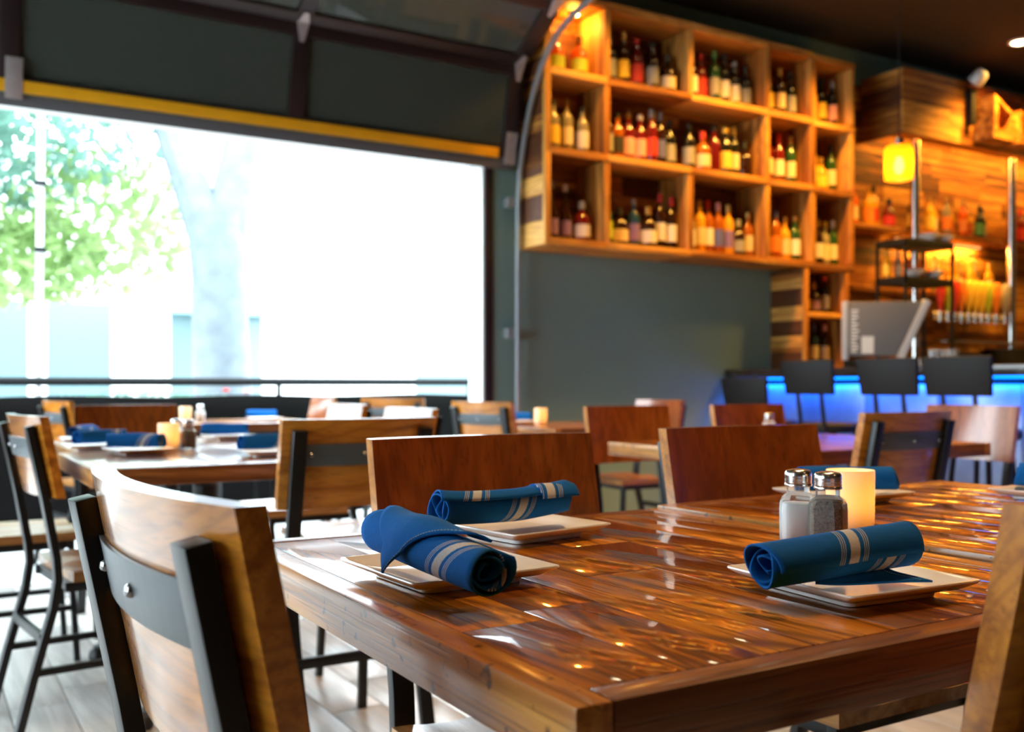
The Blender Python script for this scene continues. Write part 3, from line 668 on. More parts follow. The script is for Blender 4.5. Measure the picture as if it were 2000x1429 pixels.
shaker(.775, 3.565, .7608, 20, 'salt', 'salt shaker half behind the pepper at left tables', False)
shaker(3.06, 3.02, .7608, 10, 'salt', 'lone salt shaker on the middle table', False)
shaker(1.30, 6.10, .7608, 10, 'pepper', 'left shaker on the patio table', False)
shaker(1.47, 6.12, .7608, 10, 'salt', 'right shaker on the patio table', False)
CG = lmesh('candle_holder', [(0, 0), (.030, 0), (.033, .002), (.0345, .02), (.0352, .088), (.0346, .0905), (.0335, .0895), (.0325, .02), (.031, .007), (0, .006)], 32)
CW = lmesh('candle_wax', [(0, .0075), (.019, .0075), (.0195, .030), (.017, .032), (.010, .030), (0, .029)], 20)
CF = lmesh('flame', [(0, 0), (.0035, .004), (.0042, .008), (.0028, .014), (.0008, .020), (0, .022)], 10)
def candle(x, y, z, label, power, lit=True):
    t = thing('candle_holder', label, 'candle', (x, y, z), 0, 'frosted candle holders')
    ob('glass_cup', CG, M['frost'], t); w = ob('wax', CW, M['wax'], t)
    if lit:
        ob('flame', CF, M['flame'], w, (0, 0, .036)); point('candle_light', t, (0, 0, .052), (1, .55, .16), power, .008)
    bm = bmesh.new(); tube(bm, [(0, 0, .029), (.0004, 0, .037)], .0007, 6); ob('wick', mesh(bm, 'wick'), M['black'], w)
    return t
candle(1.192, 1.012, .7640, 'lit frosted candle holder glowing yellow behind the shakers', .22)
candle(.735, 3.50, .7608, 'pale frosted candle holder on the left tables', .25)
candle(1.385, 6.13, .7608, 'frosted candle holder between shakers on the patio table', .1)
candle(3.00, 4.70, .7608, 'frosted candle holder on the table by the grey green wall', .25)

# ---------------------------------------------------------------- wall shelf
SX = [3.223, 3.663, 4.337, 5.027, 5.473, 5.878]; SZ = [1.862, 2.405, 2.880, 3.345]; SYF, SYB = 4.97, 5.298; BT_ = .042
sh = thing('bottle_shelf', 'long reclaimed wood wall shelf packed with liquor bottles', 'shelf', (SX[0], SYB, SZ[0]))
def board(parent, name, x0, x1, y0, y1, z0, z1, mat, tone, org=(SX[0], SYB, SZ[0]), bevel=.002, seed=None):
    c = Vector(((x0 + x1) / 2, (y0 + y1) / 2, (z0 + z1) / 2))
    return ob(name, cbox(x1 - x0, y1 - y0, z1 - z0, name, bevel), mat, parent, c - Vector(org), tone=tone, seed=rnd.random() * 40 if seed is None else seed)
T = lambda: rnd.choice([-.2, -.08, .02, .1, .2])
# uprights
for i, x in enumerate(SX):
    w = BT_ if i != 4 else .05
    if i == 0:
        # outer side clad in short stacked boards, front edge strip in two lengths
        z = SZ[0] - BT_; k = 0; tones = [.22, -.3, .2, -.25, -.35, .0, -.3, -.1, -.32, .05, -.3, -.2, -.25]
        while z < SZ[3] - .02:
            hgt = min(rnd.uniform(.10, .16), SZ[3] - z); board(sh, 'plank', x - BT_ / 2, x + BT_ / 2, SYF + .026, SYB, z + .001, z + hgt - .001, M['shelf_y'], tones[k % 13]); z += hgt; k += 1
        board(sh, 'front_strip', x - BT_ / 2, x + BT_ / 2, SYF, SYF + .025, SZ[0] - BT_, SZ[1] - .03, M['shelf_z'], .22); board(sh, 'front_strip', x - BT_ / 2, x + BT_ / 2, SYF, SYF + .025, SZ[1] - .028, SZ[3], M['shelf_z'], .12)
    else:
        for a, b in zip(SZ, SZ[1:]):
            if i == 2 and a == SZ[1]: continue
            board(sh, 'upright', x - w / 2, x + w / 2, SYF + .002, SYB, a + .001, b - BT_ - .001, M['shelf_z'], .08 + rnd.uniform(-.08, .12))
# shelves; split where the photo shows joints
for j, z in enumerate(SZ):
    for i in range(5):
        zz = z - (.012 if i == 4 else 0)
        a = SX[i] + (BT_ / 2 + .001 if i == 0 else (.001 if i else 0)); b = SX[i + 1] - .001
        if i == 4: b += BT_ / 2
        tn = {0: [.24, -.08, .0], 1: [.0, .22, .05], 2: [.24, .1, .2], 3: [.0, .18, .15], 4: [.16, -.05, .16]}
        tone = rnd.choice([.0, .1, .16, .22, -.06])
        if (i, j) in ((0, 2), (2, 2), (1, 1)): tone = .26
        board(sh, 'shelf_board', a, b, SYF - .004, SYB - .0, zz - BT_, zz, M['shelf_x'], tone)
# back planks
for r in range(12):
    z0 = SZ[0] + r * (SZ[3] - SZ[0]) / 12; z1 = SZ[0] + (r + 1) * (SZ[3] - SZ[0]) / 12
    x = SX[0] + .022
    while x < SX[5] - .03:
        x2 = min(x + rnd.uniform(.35, .8), SX[5] - .022)
        if SX[5] - x2 < .15: x2 = SX[5] - .022
        board(sh, 'back_plank', x + .001, x2 - .001, SYB - .022, SYB - .004, z0 + .001, z1 - .001, M['shelf_x'], rnd.choice([-.3, -.22, -.12, 0, .1]), bevel=0); x = x2
# lower cabinet standing on the counter
lo = thing('lower_shelf_unit', 'small reclaimed wood shelf unit standing on the bar under the bottle shelf', 'shelf', (5.40, SYB, 1.09))
o_ = (5.40, SYB, 1.09)
z = 1.092; k = 0
while z < 1.80:
    hgt = min(rnd.uniform(.09, .13), 1.805 - z); board(lo, 'plank', 5.385, 5.423, SYF + .026, SYB, z, z + hgt - .002, M['shelf_y'], [-.28, .1, -.3, .2, -.3, .05, -.2][k % 7], o_); z += hgt; k += 1
board(lo, 'front_strip', 5.385, 5.423, SYF, SYF + .025, 1.092, 1.805, M['shelf_z'], .1, o_)
board(lo, 'upright', 5.80, 5.84, SYF, SYB, 1.092, 1.805, M['shelf_z'], .0, o_)
board(lo, 'shelf_board', 5.424, 5.799, SYF, SYB, 1.092, 1.122, M['shelf_x'], .0, o_); board(lo, 'shelf_board', 5.424, 5.799, SYF, SYB, 1.465, 1.50, M['shelf_x'], .14, o_)
for r in range(6): board(lo, 'back_plank', 5.424, 5.799, SYB - .02, SYB - .002, 1.122 + r * .113, 1.122 + (r + 1) * .113 - .002, M['shelf_x'], rnd.choice([-.35, -.3, -.2]), o_, 0)

# ---------------------------------------------------------------- bottles
def prof(kind):
    return {'round': [(0, 0), (.036, 0), (.038, .004), (.038, .165), (.034, .19), (.018, .215), (.0145, .225), (.0145, .275), (.016, .277), (.016, .285), (0, .285)],
            'tall': [(0, 0), (.034, 0), (.036, .004), (.036, .195), (.030, .22), (.016, .24), (.0135, .25), (.0135, .30), (.015, .302), (.015, .312), (0, .312)],
            'squat': [(0, 0), (.048, 0), (.050, .005), (.050, .115), (.046, .14), (.024, .165), (.016, .175), (.016, .205), (.018, .207), (.018, .215), (0, .215)],
            'long': [(0, 0), (.033, 0), (.035, .004), (.035, .13), (.030, .16), (.017, .20), (.0125, .23), (.0125, .305), (.014, .307), (.014, .315), (0, .315)]}[kind]
LABZ = {'round': (.04, .14, .0386), 'tall': (.05, .15, .0366), 'squat': (.03, .10, .0506), 'long': (.03, .115, .0356)}
CAPZ = {'round': (.255, .290, .0168), 'tall': (.265, .317, .0158), 'squat': (.19, .235, .0195), 'long': (.28, .322, .0150)}
BM = {}
for k in LABZ:
    body = lmesh('bottle_' + k, prof(k), 18)
    z0, z1, r = LABZ[k]; bm = bmesh.new(); lathe(bm, [(r - .0002, z0), (r, z0), (r, z1), (r - .0002, z1)], 16, R(-200), R(20)); lab = mesh(bm, 'bottle_label_' + k, True)
    z0, z1, r = CAPZ[k]; cap = lmesh('bottle_cap_' + k, [(r - .001, z0), (r, z0 + .001), (r, z1 - .002), (r - .003, z1), (0, z1)], 14)
    BM[k] = (body, lab, cap)
def bottle(x, y, z, kind, gl, lab, cap, label, s=1.0, group='liquor bottles', fit=None):
    b, l, c = BM[kind]; t = ob('liquor_bottle', b, BG[gl], None, (x, y, z), (0, 0, R(-33) + rnd.uniform(-.4, .4)), (fit or s, fit or s, s)); tag(t, label, 'bottle', group)
    if lab: ob('label', l, LB[lab], t)
    if cap: ob('cap', c, LB[cap], t)
    return t
ROW = {0: 'bottom', 1: 'middle', 2: 'top'}
cells = {   # (column, row): list of (kind, glass, label, cap)
 (0, 2): [('squat', 'orange', 'lime', 'gold'), ('squat', 'orange', 'lime', 'gold')],
 (0, 1): [('round', 'clear', 'yellow', 'black'), ('tall', 'clear', 'cream', 'gold'), ('round', 'clear', 'white', 'black')],
 (0, 0): [('long', 'dark brown', 'violet', 'grey'), ('long', 'dark brown', 'violet', 'white'), ('squat', 'deep red', 'white', 'grey')],
 (1, 2): [('round', 'black', 'grey', 'black'), ('tall', 'dark brown', 'yellow', 'gold'), ('round', 'deep red', 'red', 'red'), ('round', 'dark brown', 'grey', 'black'), ('squat', 'dark brown', 'cream', 'black')],
 (1, 1): [('round', 'dark brown', 'grey', 'grey'), ('round', 'amber', 'black', 'black'), ('round', 'deep red', 'pink', 'gold'), ('round', 'deep red', 'pink', 'white'), ('tall', 'deep red', 'red', 'grey'), ('tall', 'dark brown', 'blue', 'grey'), ('round', 'black', 'grey', 'black')],
 (1, 0): [('round', 'green', 'lime', 'black'), ('squat', 'dark brown', 'cream', 'black'), ('round', 'blue', 'violet', 'grey'), ('squat', 'dark brown', 'white', 'gold'), ('tall', 'dark brown', 'white', 'red'), ('tall', 'dark brown', 'white', 'red')],
 (2, 2): [('round', 'dark brown', 'white', 'black'), ('round', 'deep red', 'red', 'red'), ('tall', 'green', 'grey', 'green'), ('tall', 'black', 'white', 'black'), ('round', 'black', 'white', 'grey'), ('round', 'black', 'grey', 'black')],
 (2, 1): [('round', 'black', 'grey', 'black'), ('squat', 'amber', 'cream', 'red'), ('round', 'deep red', None, 'black'), ('round', 'black', 'yellow', 'yellow'), ('tall', 'black', 'cream', 'yellow'), ('squat', 'dark brown', None, 'black')],
 (2, 0): [('round', 'clear', 'white', 'gold'), ('tall', 'golden', 'cream', 'gold'), ('tall', 'amber', 'white', 'red'), ('tall', 'amber', 'blue', 'pink'), ('tall', 'golden', 'violet', 'gold'), ('squat', 'dark brown', 'grey', 'grey'), ('round', 'amber', 'cream', 'gold')],
 (3, 2): [('round', 'black', 'yellow', 'gold'), ('tall', 'dark brown', 'cream', 'gold'), ('round', 'black', 'grey', 'black')],
 (3, 1): [('tall', 'deep red', 'cream', 'red'), ('tall', 'deep red', 'white', 'red'), ('tall', 'green', 'cream', 'gold')],
 (3, 0): [('round', 'clear', 'white', 'white'), ('tall', 'amber', 'orange', 'blue'), ('round', 'golden', 'cream', 'gold'), ('round', 'green', 'white', 'gold')],
 (4, 2): [('round', 'golden', 'orange', 'gold'), ('tall', 'black', 'yellow', 'black'), ('tall', 'black', 'pink', 'grey')],
 (4, 1): [('tall', 'golden', 'yellow', 'yellow'), ('squat', 'golden', 'yellow', 'gold'), ('tall', 'green', 'cream', 'black')],
 (4, 0): [('round', 'clear', 'white', 'gold'), ('tall', 'dark brown', 'white', 'gold'), ('round', 'clear', 'cream', 'yellow'), ('tall', 'green', 'cream', 'white')]}
def descr(kind, gl, lab, cap):
    k = {'round': 'bottle', 'tall': 'tall bottle', 'squat': 'squat bottle', 'long': 'long-necked bottle'}[kind]
    return f'{gl} {k} with {lab} label' if lab else f'{gl} {k} with {cap} cap'
for (c, r), lst in cells.items():
    a, b = SX[c] + .03, SX[c + 1] - .03; n = len(lst)
    rr = [{'squat': .0508, 'round': .0388, 'tall': .0368, 'long': .0358}[q[0]] for q in lst]
    fit = min(1.10, (b - a) * .97 / (2 * sum(rr))); gap = ((b - a) - 2 * fit * sum(rr)) / (n + 1); x = a
    for i, (k, g, l, cp) in enumerate(lst):
        x += gap + fit * rr[i]; y = SYF + .10 + rnd.uniform(0, .03)
        bottle(x, y, SZ[r] - (.012 if c == 4 else 0) + .0006, k, g, l, cp, f'{descr(k, g, l, cp)}, {ORD[i]} in {ROW[r]} row of {ORD[c]} shelf column', rnd.uniform(1.06, 1.16), fit=fit)
        x += fit * rr[i]
for r, z in enumerate((1.1226, 1.5006)):
    for i, (k, g, l, cp) in enumerate([[('round', 'dark brown', 'cream', 'orange'), ('tall', 'blue', 'white', 'blue'), ('tall', 'dark brown', 'cream', 'pink')], [('squat', 'dark brown', 'yellow', 'gold'), ('squat', 'dark brown', 'violet', 'gold'), ('round', 'black', 'grey', 'red')]][r]):
        bottle(5.49 + i * .115, SYF + .12, z, k, g, l, cp, f'{descr(k, g, l, cp)} in the {["lower", "upper"][r]} bay of the small shelf unit', .95)

# lamp tucked in the top left cell
pk = thing('shelf_light', 'small amber puck light under the top of the first shelf column', 'lamp', (SX[0] + .30, SYF + .16, SZ[3] - BT_))
ob('housing', lmesh('puck_housing', [(0, 0), (.035, 0), (.035, -.012), (.030, -.014)], 20), M['steel'], pk); ob('lens', lmesh('puck_lens', [(.030, -.0135), (0, -.0145)], 20), M['lamp_disc'], pk)
point('puck_light', pk, (0, 0, -.04), AMBER, 4.5, .03)

# ---------------------------------------------------------------- back bar: plank wall, soffit, shelves
CX, SFY, SFB, SFT = 6.33, 4.88, 2.87, 3.36
bw = thing('plank_wall', 'reclaimed plank cladding on the wall behind the bar', 'wall cladding', (5.9, 5.298, 1.05))
bo = (5.9, 5.298, 1.05)
for r in range(18):
    z0 = 1.05 + r * .126; x = 5.902
    while x < 9.4:
        x2 = min(x + rnd.uniform(.4, 1.0), 9.45); board(bw, 'plank', x, x2 - .002, 5.274, 5.297, z0, z0 + .124, M['shelf_x'], rnd.choice([-.2, -.1, 0, .06, .12]), bo, 0); x = x2
sf = thing('bar_soffit', 'boxed plank soffit overhanging the back bar', 'soffit', (CX, SFY, SFB)); so = (CX, SFY, SFB)
for r in range(4):
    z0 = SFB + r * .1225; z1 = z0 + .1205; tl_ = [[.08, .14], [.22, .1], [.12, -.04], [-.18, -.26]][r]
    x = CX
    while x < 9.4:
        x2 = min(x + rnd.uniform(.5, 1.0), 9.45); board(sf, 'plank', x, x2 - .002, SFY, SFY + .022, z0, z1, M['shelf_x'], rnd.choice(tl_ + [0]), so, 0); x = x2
    board(sf, 'plank', CX, CX + .022, SFY + .0225, 5.27, z0, z1, M['shelf_y'], [-.05, -.1, -.3, .0][r], so, 0)
board(sf, 'underside', CX + .024, 9.44, SFY + .024, 5.27, SFB + .10, SFB + .12, M['shelf_x'], -.1, so, 0)
for x in (6.62, 7.86, 9.1):
    c = thing('steel_column', f'brushed steel post under the soffit, {["left one beside the pendant lamp", "right one at the picture edge", "one beyond the picture edge"][[6.62, 7.86, 9.1].index(x)]}', 'post', (x, 5.0, 1.06), 0, 'steel posts of the back bar')
    ob('tube', lmesh('column_tube', [(0, 0), (.036, 0), (.036, SFB - 1.06), (0, SFB - 1.06)], 20), M['chrome'], c)
    ob('collar', lmesh('column_collar', [(.036, 0), (.055, 0), (.055, .02), (.036, .03)], 20), M['chrome'], c)
ls = thing('fill_strip', 'added amber fill strip hidden behind the front of the bar soffit', 'lamp', (CX + .1, SFY + .06, SFB + .10))  # added fill lamp, recessed out of sight, to brighten the back bar
ob('diffuser', boxmesh('strip_diffuser', 0, 3.0, -.012, .012, -.012, -.001), emit('amber_fill_strip', (1, .5, .14), 6), ls)
sl = bpy.data.lights.new('fill_strip_light', 'AREA'); sl.shape = 'RECTANGLE'; sl.size = 3.0; sl.size_y = .03; sl.energy = 22; sl.color = AMBER; slo = bpy.data.objects.new('fill_strip_light', sl); C.objects.link(slo); slo.parent = ls; slo.location = (1.5, 0, -.015); slo.rotation_euler = (R(20), 0, 0)
l2 = thing('fill_strip', 'added amber fill strip under the upper back bar shelf', 'lamp', (6.70, 5.235, 2.150))  # second added fill lamp, kept dim itself, to light the taps below
ob('diffuser', boxmesh('fill_strip_diffuser_b', 0, 1.08, -.01, .01, -.008, .004), emit('dim_amber_fill_strip', (1, .5, .14), .8), l2)
sl2 = bpy.data.lights.new('fill_strip_light', 'AREA'); sl2.shape = 'RECTANGLE'; sl2.size = 1.08; sl2.size_y = .03; sl2.energy = 16; sl2.color = AMBER; o2 = bpy.data.objects.new('fill_strip_light', sl2); C.objects.link(o2); o2.parent = l2; o2.location = (.54, 0, -.012)
bc = thing('back_counter', 'wooden back bar counter along the plank wall', 'counter', (5.9, 5.27, 0))
ob('top', boxmesh('back_counter_top', 0, 3.5, -.55, 0, 1.02, 1.06, bevel=.004), M['counter'], bc)
for i in range(7): ob('door', boxmesh('back_counter_door', .002 + i * .5, .498 + i * .5, -.52, -.50, .1, 1.018, bevel=.003), M['shelf_z'], bc, tone=-.15, seed=float(i))
ob('carcass', boxmesh('back_counter_carcass', 0, 3.5, -.499, 0, 0, 1.018), M['shelf_z'], bc, tone=-.3, seed=2.0)
def wshelf(x0, x1, z, label):
    return tag(board(None, 'wall_shelf', x0, x1, 5.03, 5.273, z - .035, z, M['shelf_x'], -.12, (0, 0, 0)), label, 'shelf', 'shelves of the back bar')
wshelf(5.93, 6.56, 2.19, 'short plank shelf of red bottles beside the pendant lamp')
wshelf(6.68, 7.80, 2.19, 'upper plank shelf between the two steel posts')
wshelf(7.92, 9.3, 2.19, 'plank shelf right of the right steel post')
wshelf(6.68, 7.80, 1.72, 'lower plank shelf behind the tap handles')
wshelf(5.93, 6.56, 1.72, 'lower plank shelf behind the black rack')
def rowb(x0, x1, z, lst, place, y=5.13):
    n = len(lst)
    for i, (k, g, l, cp) in enumerate(lst):
        x = x0 + (x1 - x0) * (i + .5) / n; bottle(x, y + (.05 if i % 2 else 0), z + .0006, k, g, l, cp, f'{descr(k, g, l, cp)}, {ORD[i]} {place}', rnd.uniform(.95, 1.05), 'back bar bottles')
rowb(5.96, 6.54, 2.19, [('round', 'orange', 'red', 'black'), ('tall', 'orange', 'cream', 'red'), ('round', 'golden', 'orange', 'gold'), ('tall', 'golden', 'red', 'black'), ('squat', 'deep red', 'red', 'black')], 'on shelf left of the post')
rowb(6.70, 7.78, 2.19, [('tall', 'green', 'yellow', 'green'), ('tall', 'green', 'yellow', 'black'), ('round', 'golden', 'yellow', 'gold'), ('round', 'golden', 'cream', 'gold'), ('tall', 'clear', 'orange', 'gold'), ('round', 'golden', 'orange', 'gold'), ('tall', 'orange', 'orange', 'gold'), ('round', 'golden', 'red', 'gold'), ('round', 'black', 'green', 'black'), ('round', 'black', 'grey', 'black')], 'on upper shelf between posts')
rowb(6.72, 7.78, 1.72, [('round', 'golden', 'red', 'gold'), ('tall', 'clear', 'cream', 'gold'), ('tall', 'clear', 'white', 'gold'), ('round', 'golden', 'yellow', 'gold'), ('tall', 'golden', 'yellow', 'red'), ('round', 'clear', 'cream', 'gold'), ('round', 'golden', 'yellow', 'gold'), ('tall', 'clear', 'yellow', 'gold'), ('round', 'golden', 'cream', 'gold')], 'on lower shelf between posts', 5.11)
rowb(7.95, 8.6, 2.19, [('round', 'orange', 'red', 'gold'), ('tall', 'deep red', 'red', 'red'), ('round', 'golden', 'red', 'gold')], 'on shelf right of the right post')
# taps
tt = thing('tap_rail', 'steel beer tap rail on the wall under the coloured tap handles', 'beer tap', (7.25, 5.02, 1.53))
bm = bmesh.new(); tube(bm, [(-.42, 0, 0), (.52, 0, 0)], .038, 16); ob('manifold', mesh(bm, 'tap_manifold', True), M['chrome'], tt)
TC = [('red', .0), ('lime', .09), ('red', .17), ('orange', .25), ('yellow', .34), ('yellow', .42), ('yellow', .50), ('lime', .58), ('orange', .68), ('grey', .80)]
HM = lmesh('tap_handle', [(0, 0), (.010, 0), (.014, .03), (.022, .06), (.034, .14), (.034, .23), (.024, .25), (0, .255)], 14)
FM = lmesh('tap_faucet', [(0, -.05), (.009, -.05), (.011, 0), (.011, .03), (0, .03)], 12)
for i, (c_, x) in enumerate(TC):
    f = ob('faucet', FM, M['chrome'], tt, (-.38 + x * 1.05, -.06, .0)); ob('tap_handle', HM, LB[c_], f, (0, 0, .031), (R(8), R(-8), 0))
    bm = bmesh.new(); tube(bm, [(-.38 + x * 1.05, -.03, .01), (-.38 + x * 1.05, -.062, .01)], .01, 8); ob('shank', mesh(bm, 'tap_shank'), M['chrome'], tt)
ob('drip_tray', boxmesh('drip_tray', -.45, .55, -.16, .0, -.22, -.20, bevel=.003), M['chrome'], tt)
for i in (-.3, .4): ob('support', boxmesh('tap_support', i - .02, i + .02, .0, .245, -.02, .02), M['chrome'], tt)
# black two tier rack before the left post
rk = thing('black_rack', 'black two-tier rack holding white bowls in front of the left post', 'rack', (6.24, 4.72, 1.062))
for z in (.66, .93): ob('tier', boxmesh('rack_tier', -.26, .28, -.13, .13, z - .02, z + .03, bevel=.003), M['black'], rk)
for x in (-.25, .27):
    for y in (-.12, .12): ob('post', boxmesh('rack_post', x - .01, x + .01, y - .01, y + .01, 0, .93), M['black'], rk)
BOWL = lmesh('bowl', [(0, .004), (.03, 0), (.035, 0), (.07, .04), (.078, .055), (.074, .055), (.062, .036), (.03, .01), (0, .009)], 20)
for i, (x, z, w) in enumerate(((6.33, 1.062 + .9605, 'left on the top tier'), (6.495, 1.062 + .9605, 'right on the top tier'), (6.16, 1.062 + .6905, 'left on the lower tier'), (6.38, 1.062 + .6905, 'right on the lower tier'))):
    tag(ob('bowl', BOWL, M['paper'], None, (x, 4.665, z)), f'white bowl, {w} of the black rack', 'bowl', 'white bowls on the rack')
for i, (x, g, l) in enumerate(((6.05, 'golden', 'yellow'), (6.17, 'clear', 'cream'), (6.29, 'orange', 'red'), (6.42, 'orange', 'orange'))):
    bottle(x, 4.805, 1.062 + .6906, 'squat' if i > 1 else 'round', g, l, None, f'{g} bottle with {l} label, {ORD[i]} on the black rack lower tier', .74, 'bottles on the rack')
# things on the soffit ledge: spotlight, wooden boxes
sp = thing('spotlight', 'small pale spotlight on a dark bracket before the soffit', 'lamp', (7.10, 4.84, 3.08))
ob('bracket', boxmesh('spot_bracket', -.03, .03, -.02, .038, -.06, .22, bevel=.004), M['black'], sp)
bm = bmesh.new(); lathe(bm, [(0, .05), (.04, .05), (.055, .03), (.06, -.05), (.05, -.055), (0, -.05)], 20); bmesh.ops.rotate(bm, verts=bm.verts, matrix=Matrix.Rotation(R(50), 3, 'X')); ob('head', mesh(bm, 'spot_head', True), M['silver'], sp, (0, -.06, .30))
def wbox(x, w, h0, h1, label, z=2.90):
    t = thing('display_box', label, 'box', (x, 4.70, z), 0, 'wooden display boxes')
    bm = bmesh.new(); d = .17
    lo_ = [(-w / 2, -.0, 0), (w / 2, 0, 0), (w * .56, 0, h1), (-w * .44, 0, h0)]
    fr = [(p[0] * .62, p[1], .07 + p[2] * .66) for p in lo_]
    a = [bm.verts.new(p) for p in lo_]; b = [bm.verts.new(p) for p in fr]; c = [bm.verts.new((p[0], d, p[2])) for p in lo_]; e = [bm.verts.new((p[0], d * .9, p[2])) for p in fr]
    for i in range(4):
        j = (i + 1) % 4; bm.faces.new((a[i], a[j], b[j], b[i])); bm.faces.new((a[j], a[i], c[i], c[j])); bm.faces.new((b[i], b[j], e[j], e[i]))
    bm.faces.new(c); bm.faces.new(e[::-1]); ob('shell', mesh(bm, 'box_shell', False), M['shelf_x'], t, tone=.02, seed=rnd.random() * 9)
    ob('bracket', boxmesh('box_bracket', -.03, .03, d, .1795, .05, .15), M['black'], t); return t
wbox(7.30, .27, .34, .20, 'slanted wooden box right of the spotlight on the soffit'); wbox(7.62, .24, .26, .24, 'open wooden box near the right edge on the soffit')

# ---------------------------------------------------------------- bar with blue light
br = thing('bar_counter', 'long bar with pressed metal front lit blue under a dark top', 'bar', (5.05, 3.4, 0))
ob('top', boxmesh('bar_top', -.12, .62, -3.4, 1.895, 1.03, 1.09, bevel=.006), M['counter'], br)
for i in range(10):
    y0 = 1.88 - (i + 1) * .52; ob('front_panel', cbox(.02, .515, .86, 'bar_front_panel', .004), M['bar_panel'], br, (.09, y0 + .26, .555))
ob('carcass', boxmesh('bar_carcass', .102, .55, -3.4, 1.89, .1, 1.028), M['black'], br); ob('plinth', boxmesh('bar_plinth', .12, .5, -3.38, 1.88, .0, .099), M['black'], br)
ob('led_strip', boxmesh('led_strip', -.02, .0, -3.4, 1.88, 1.018, 1.0295), M['led_blue'], br)
bm = bmesh.new(); tube(bm, [(-.12, -3.38, .2), (-.12, 1.85, .2)], .022, 10); ob('foot_rail', mesh(bm, 'foot_rail', True), M['chrome'], br)
for y in (-3, -2, -1, 0, 1): ob('rail_bracket', boxmesh('rail_bracket', -.13, .08, y - .012, y + .012, .188, .212), M['chrome'], br)
la = bpy.data.lights.new('led_light', 'AREA'); la.shape = 'RECTANGLE'; la.size = .03; la.size_y = 5.2; la.energy = 34; la.color = (.0, .15, 1); lao = bpy.data.objects.new('led_light', la); C.objects.link(lao); lao.parent = br; lao.location = (-.02, -.75, 1.012); lao.rotation_euler = (0, R(-28), 0)
# stools
def sback():
    bm = bmesh.new(); rings = []
    for i in range(9):
        x = -.20 + .40 * i / 8; y = -.02 * (1 - (x / .2) ** 2); s = 1 - .12 * (abs(x) > .19)
        rings.append([(x * .90, y - .02 + .0, .0), (x * .90, y - .045, .0), (x, y - .075, .20), (x, y - .05, .20)])
    loft(bm, rings); return mesh(bm, 'stool_backrest', True, .006, 40)
SB = sback(); SS = lmesh('stool_seat', [(0, 0), (.17, 0), (.185, .015), (.185, .045), (.17, .06), (0, .065)], 28)
SL = bar_mesh('stool_leg', [(0, .13, .70), (0, .20, 0)], .026, .026); SP = bar_mesh('stool_back_post', [(0, -.165, .70), (0, -.20, .95), (0, -.215, 1.06)], .024, .012)
SR = bpy.data.meshes.new('x')
bm = bmesh.new(); tube(bm, [(.17 * math.cos(a * math.pi / 12), .17 * math.sin(a * math.pi / 12), .3) for a in range(25)], .009, 8); SR = mesh(bm, 'stool_ring', True)
def stool(x, y, ang, label, dz=0):
    t = thing('bar_stool', label, 'stool', (x, y, 0), R(ang - 90), 'black bar stools')
    ob('seat', SS, M['black'], t, (0, 0, .70)); b = ob('backrest', SB, M['black'], t, (0, -.16, .925 + dz))
    for s in (-1, 1): ob('back_post', SP, M['steel'], t, (s * .09, 0, 0))
    for k in range(4): ob('leg', SL, M['steel'], t, (0, 0, 0), (0, 0, R(45 + 90 * k)))
    ob('foot_ring', SR, M['steel'], t)
    return t
stool(4.70, 4.64, 0, 'black bar stool nearest the grey green wall, lower than the others', -.10)
stool(4.72, 4.14, 0, 'black bar stool left of the grey register')
stool(4.72, 3.58, 0, 'black bar stool in front of the grey register')
stool(4.72, 3.16, 0, 'rightmost black bar stool with two metal back posts')
# register on the bar: back of the terminal, seen square on
ps = thing('register_terminal', 'grey register terminal with silver slanted arm standing on the bar', 'register', (5.28, 4.20, 1.0905), TH - R(90) - R(8))
bm = bmesh.new(); lo_ = [(-.23, 0, .075), (.06, 0, .075), (.225, 0, .42), (-.23, 0, .42)]; loft(bm, [lo_, [(p[0], .05, p[2]) for p in lo_]]); ob('shell', mesh(bm, 'terminal_shell', True, .006, 40), M['grey_plastic'], ps)
ob('side_trim', boxmesh('terminal_trim', -.262, -.2305, -.006, .055, .05, .425, bevel=.004), M['silver'], ps)
bm = bmesh.new(); sweep(bm, [(.088, .022, .06), (.252, .022, .425)], .062, .045, (0, 1, 0)); ob('arm', mesh(bm, 'terminal_arm', True, .006, 40), M['silver'], ps)
ob('foot', boxmesh('terminal_foot', .06, .24, -.02, .12, .0, .06, bevel=.005), M['silver'], ps); ob('base', boxmesh('terminal_base', -.24, .06, -.01, .14, .0, .05, bevel=.005), M['black'], ps)
for i in range(13):
    w = [.035, .045, .04, .03, .045, .04, .05, .038, .045, .03, .045, .04, .045][i]; ob('lettering', boxmesh('lettering', -.215, -.215 + w, -.0022, -.0004, .10 + i * .0215, .112 + i * .0215), M['paper'], ps)
ob('sticker', boxmesh('sticker', -.15, -.075, -.002, -.0004, .09, .20), M['paper'], ps)
GL = lmesh('tumbler', [(0, 0), (.032, 0), (.034, .003), (.038, .10), (.0365, .10), (.032, .008), (0, .007)], 18)
gm = sheet('thin_bar_glass', (.9, .93, .95), .75, .05, (.6, .65, .7))
for i, (x, y) in enumerate(((5.22, 3.80), (5.30, 3.74), (5.36, 3.82))): tag(ob('tumbler', GL, gm, None, (x, y, 1.0906)), f'pale glass tumbler, {ORD[i]} right of the register foot', 'glass', 'tumblers on the bar')
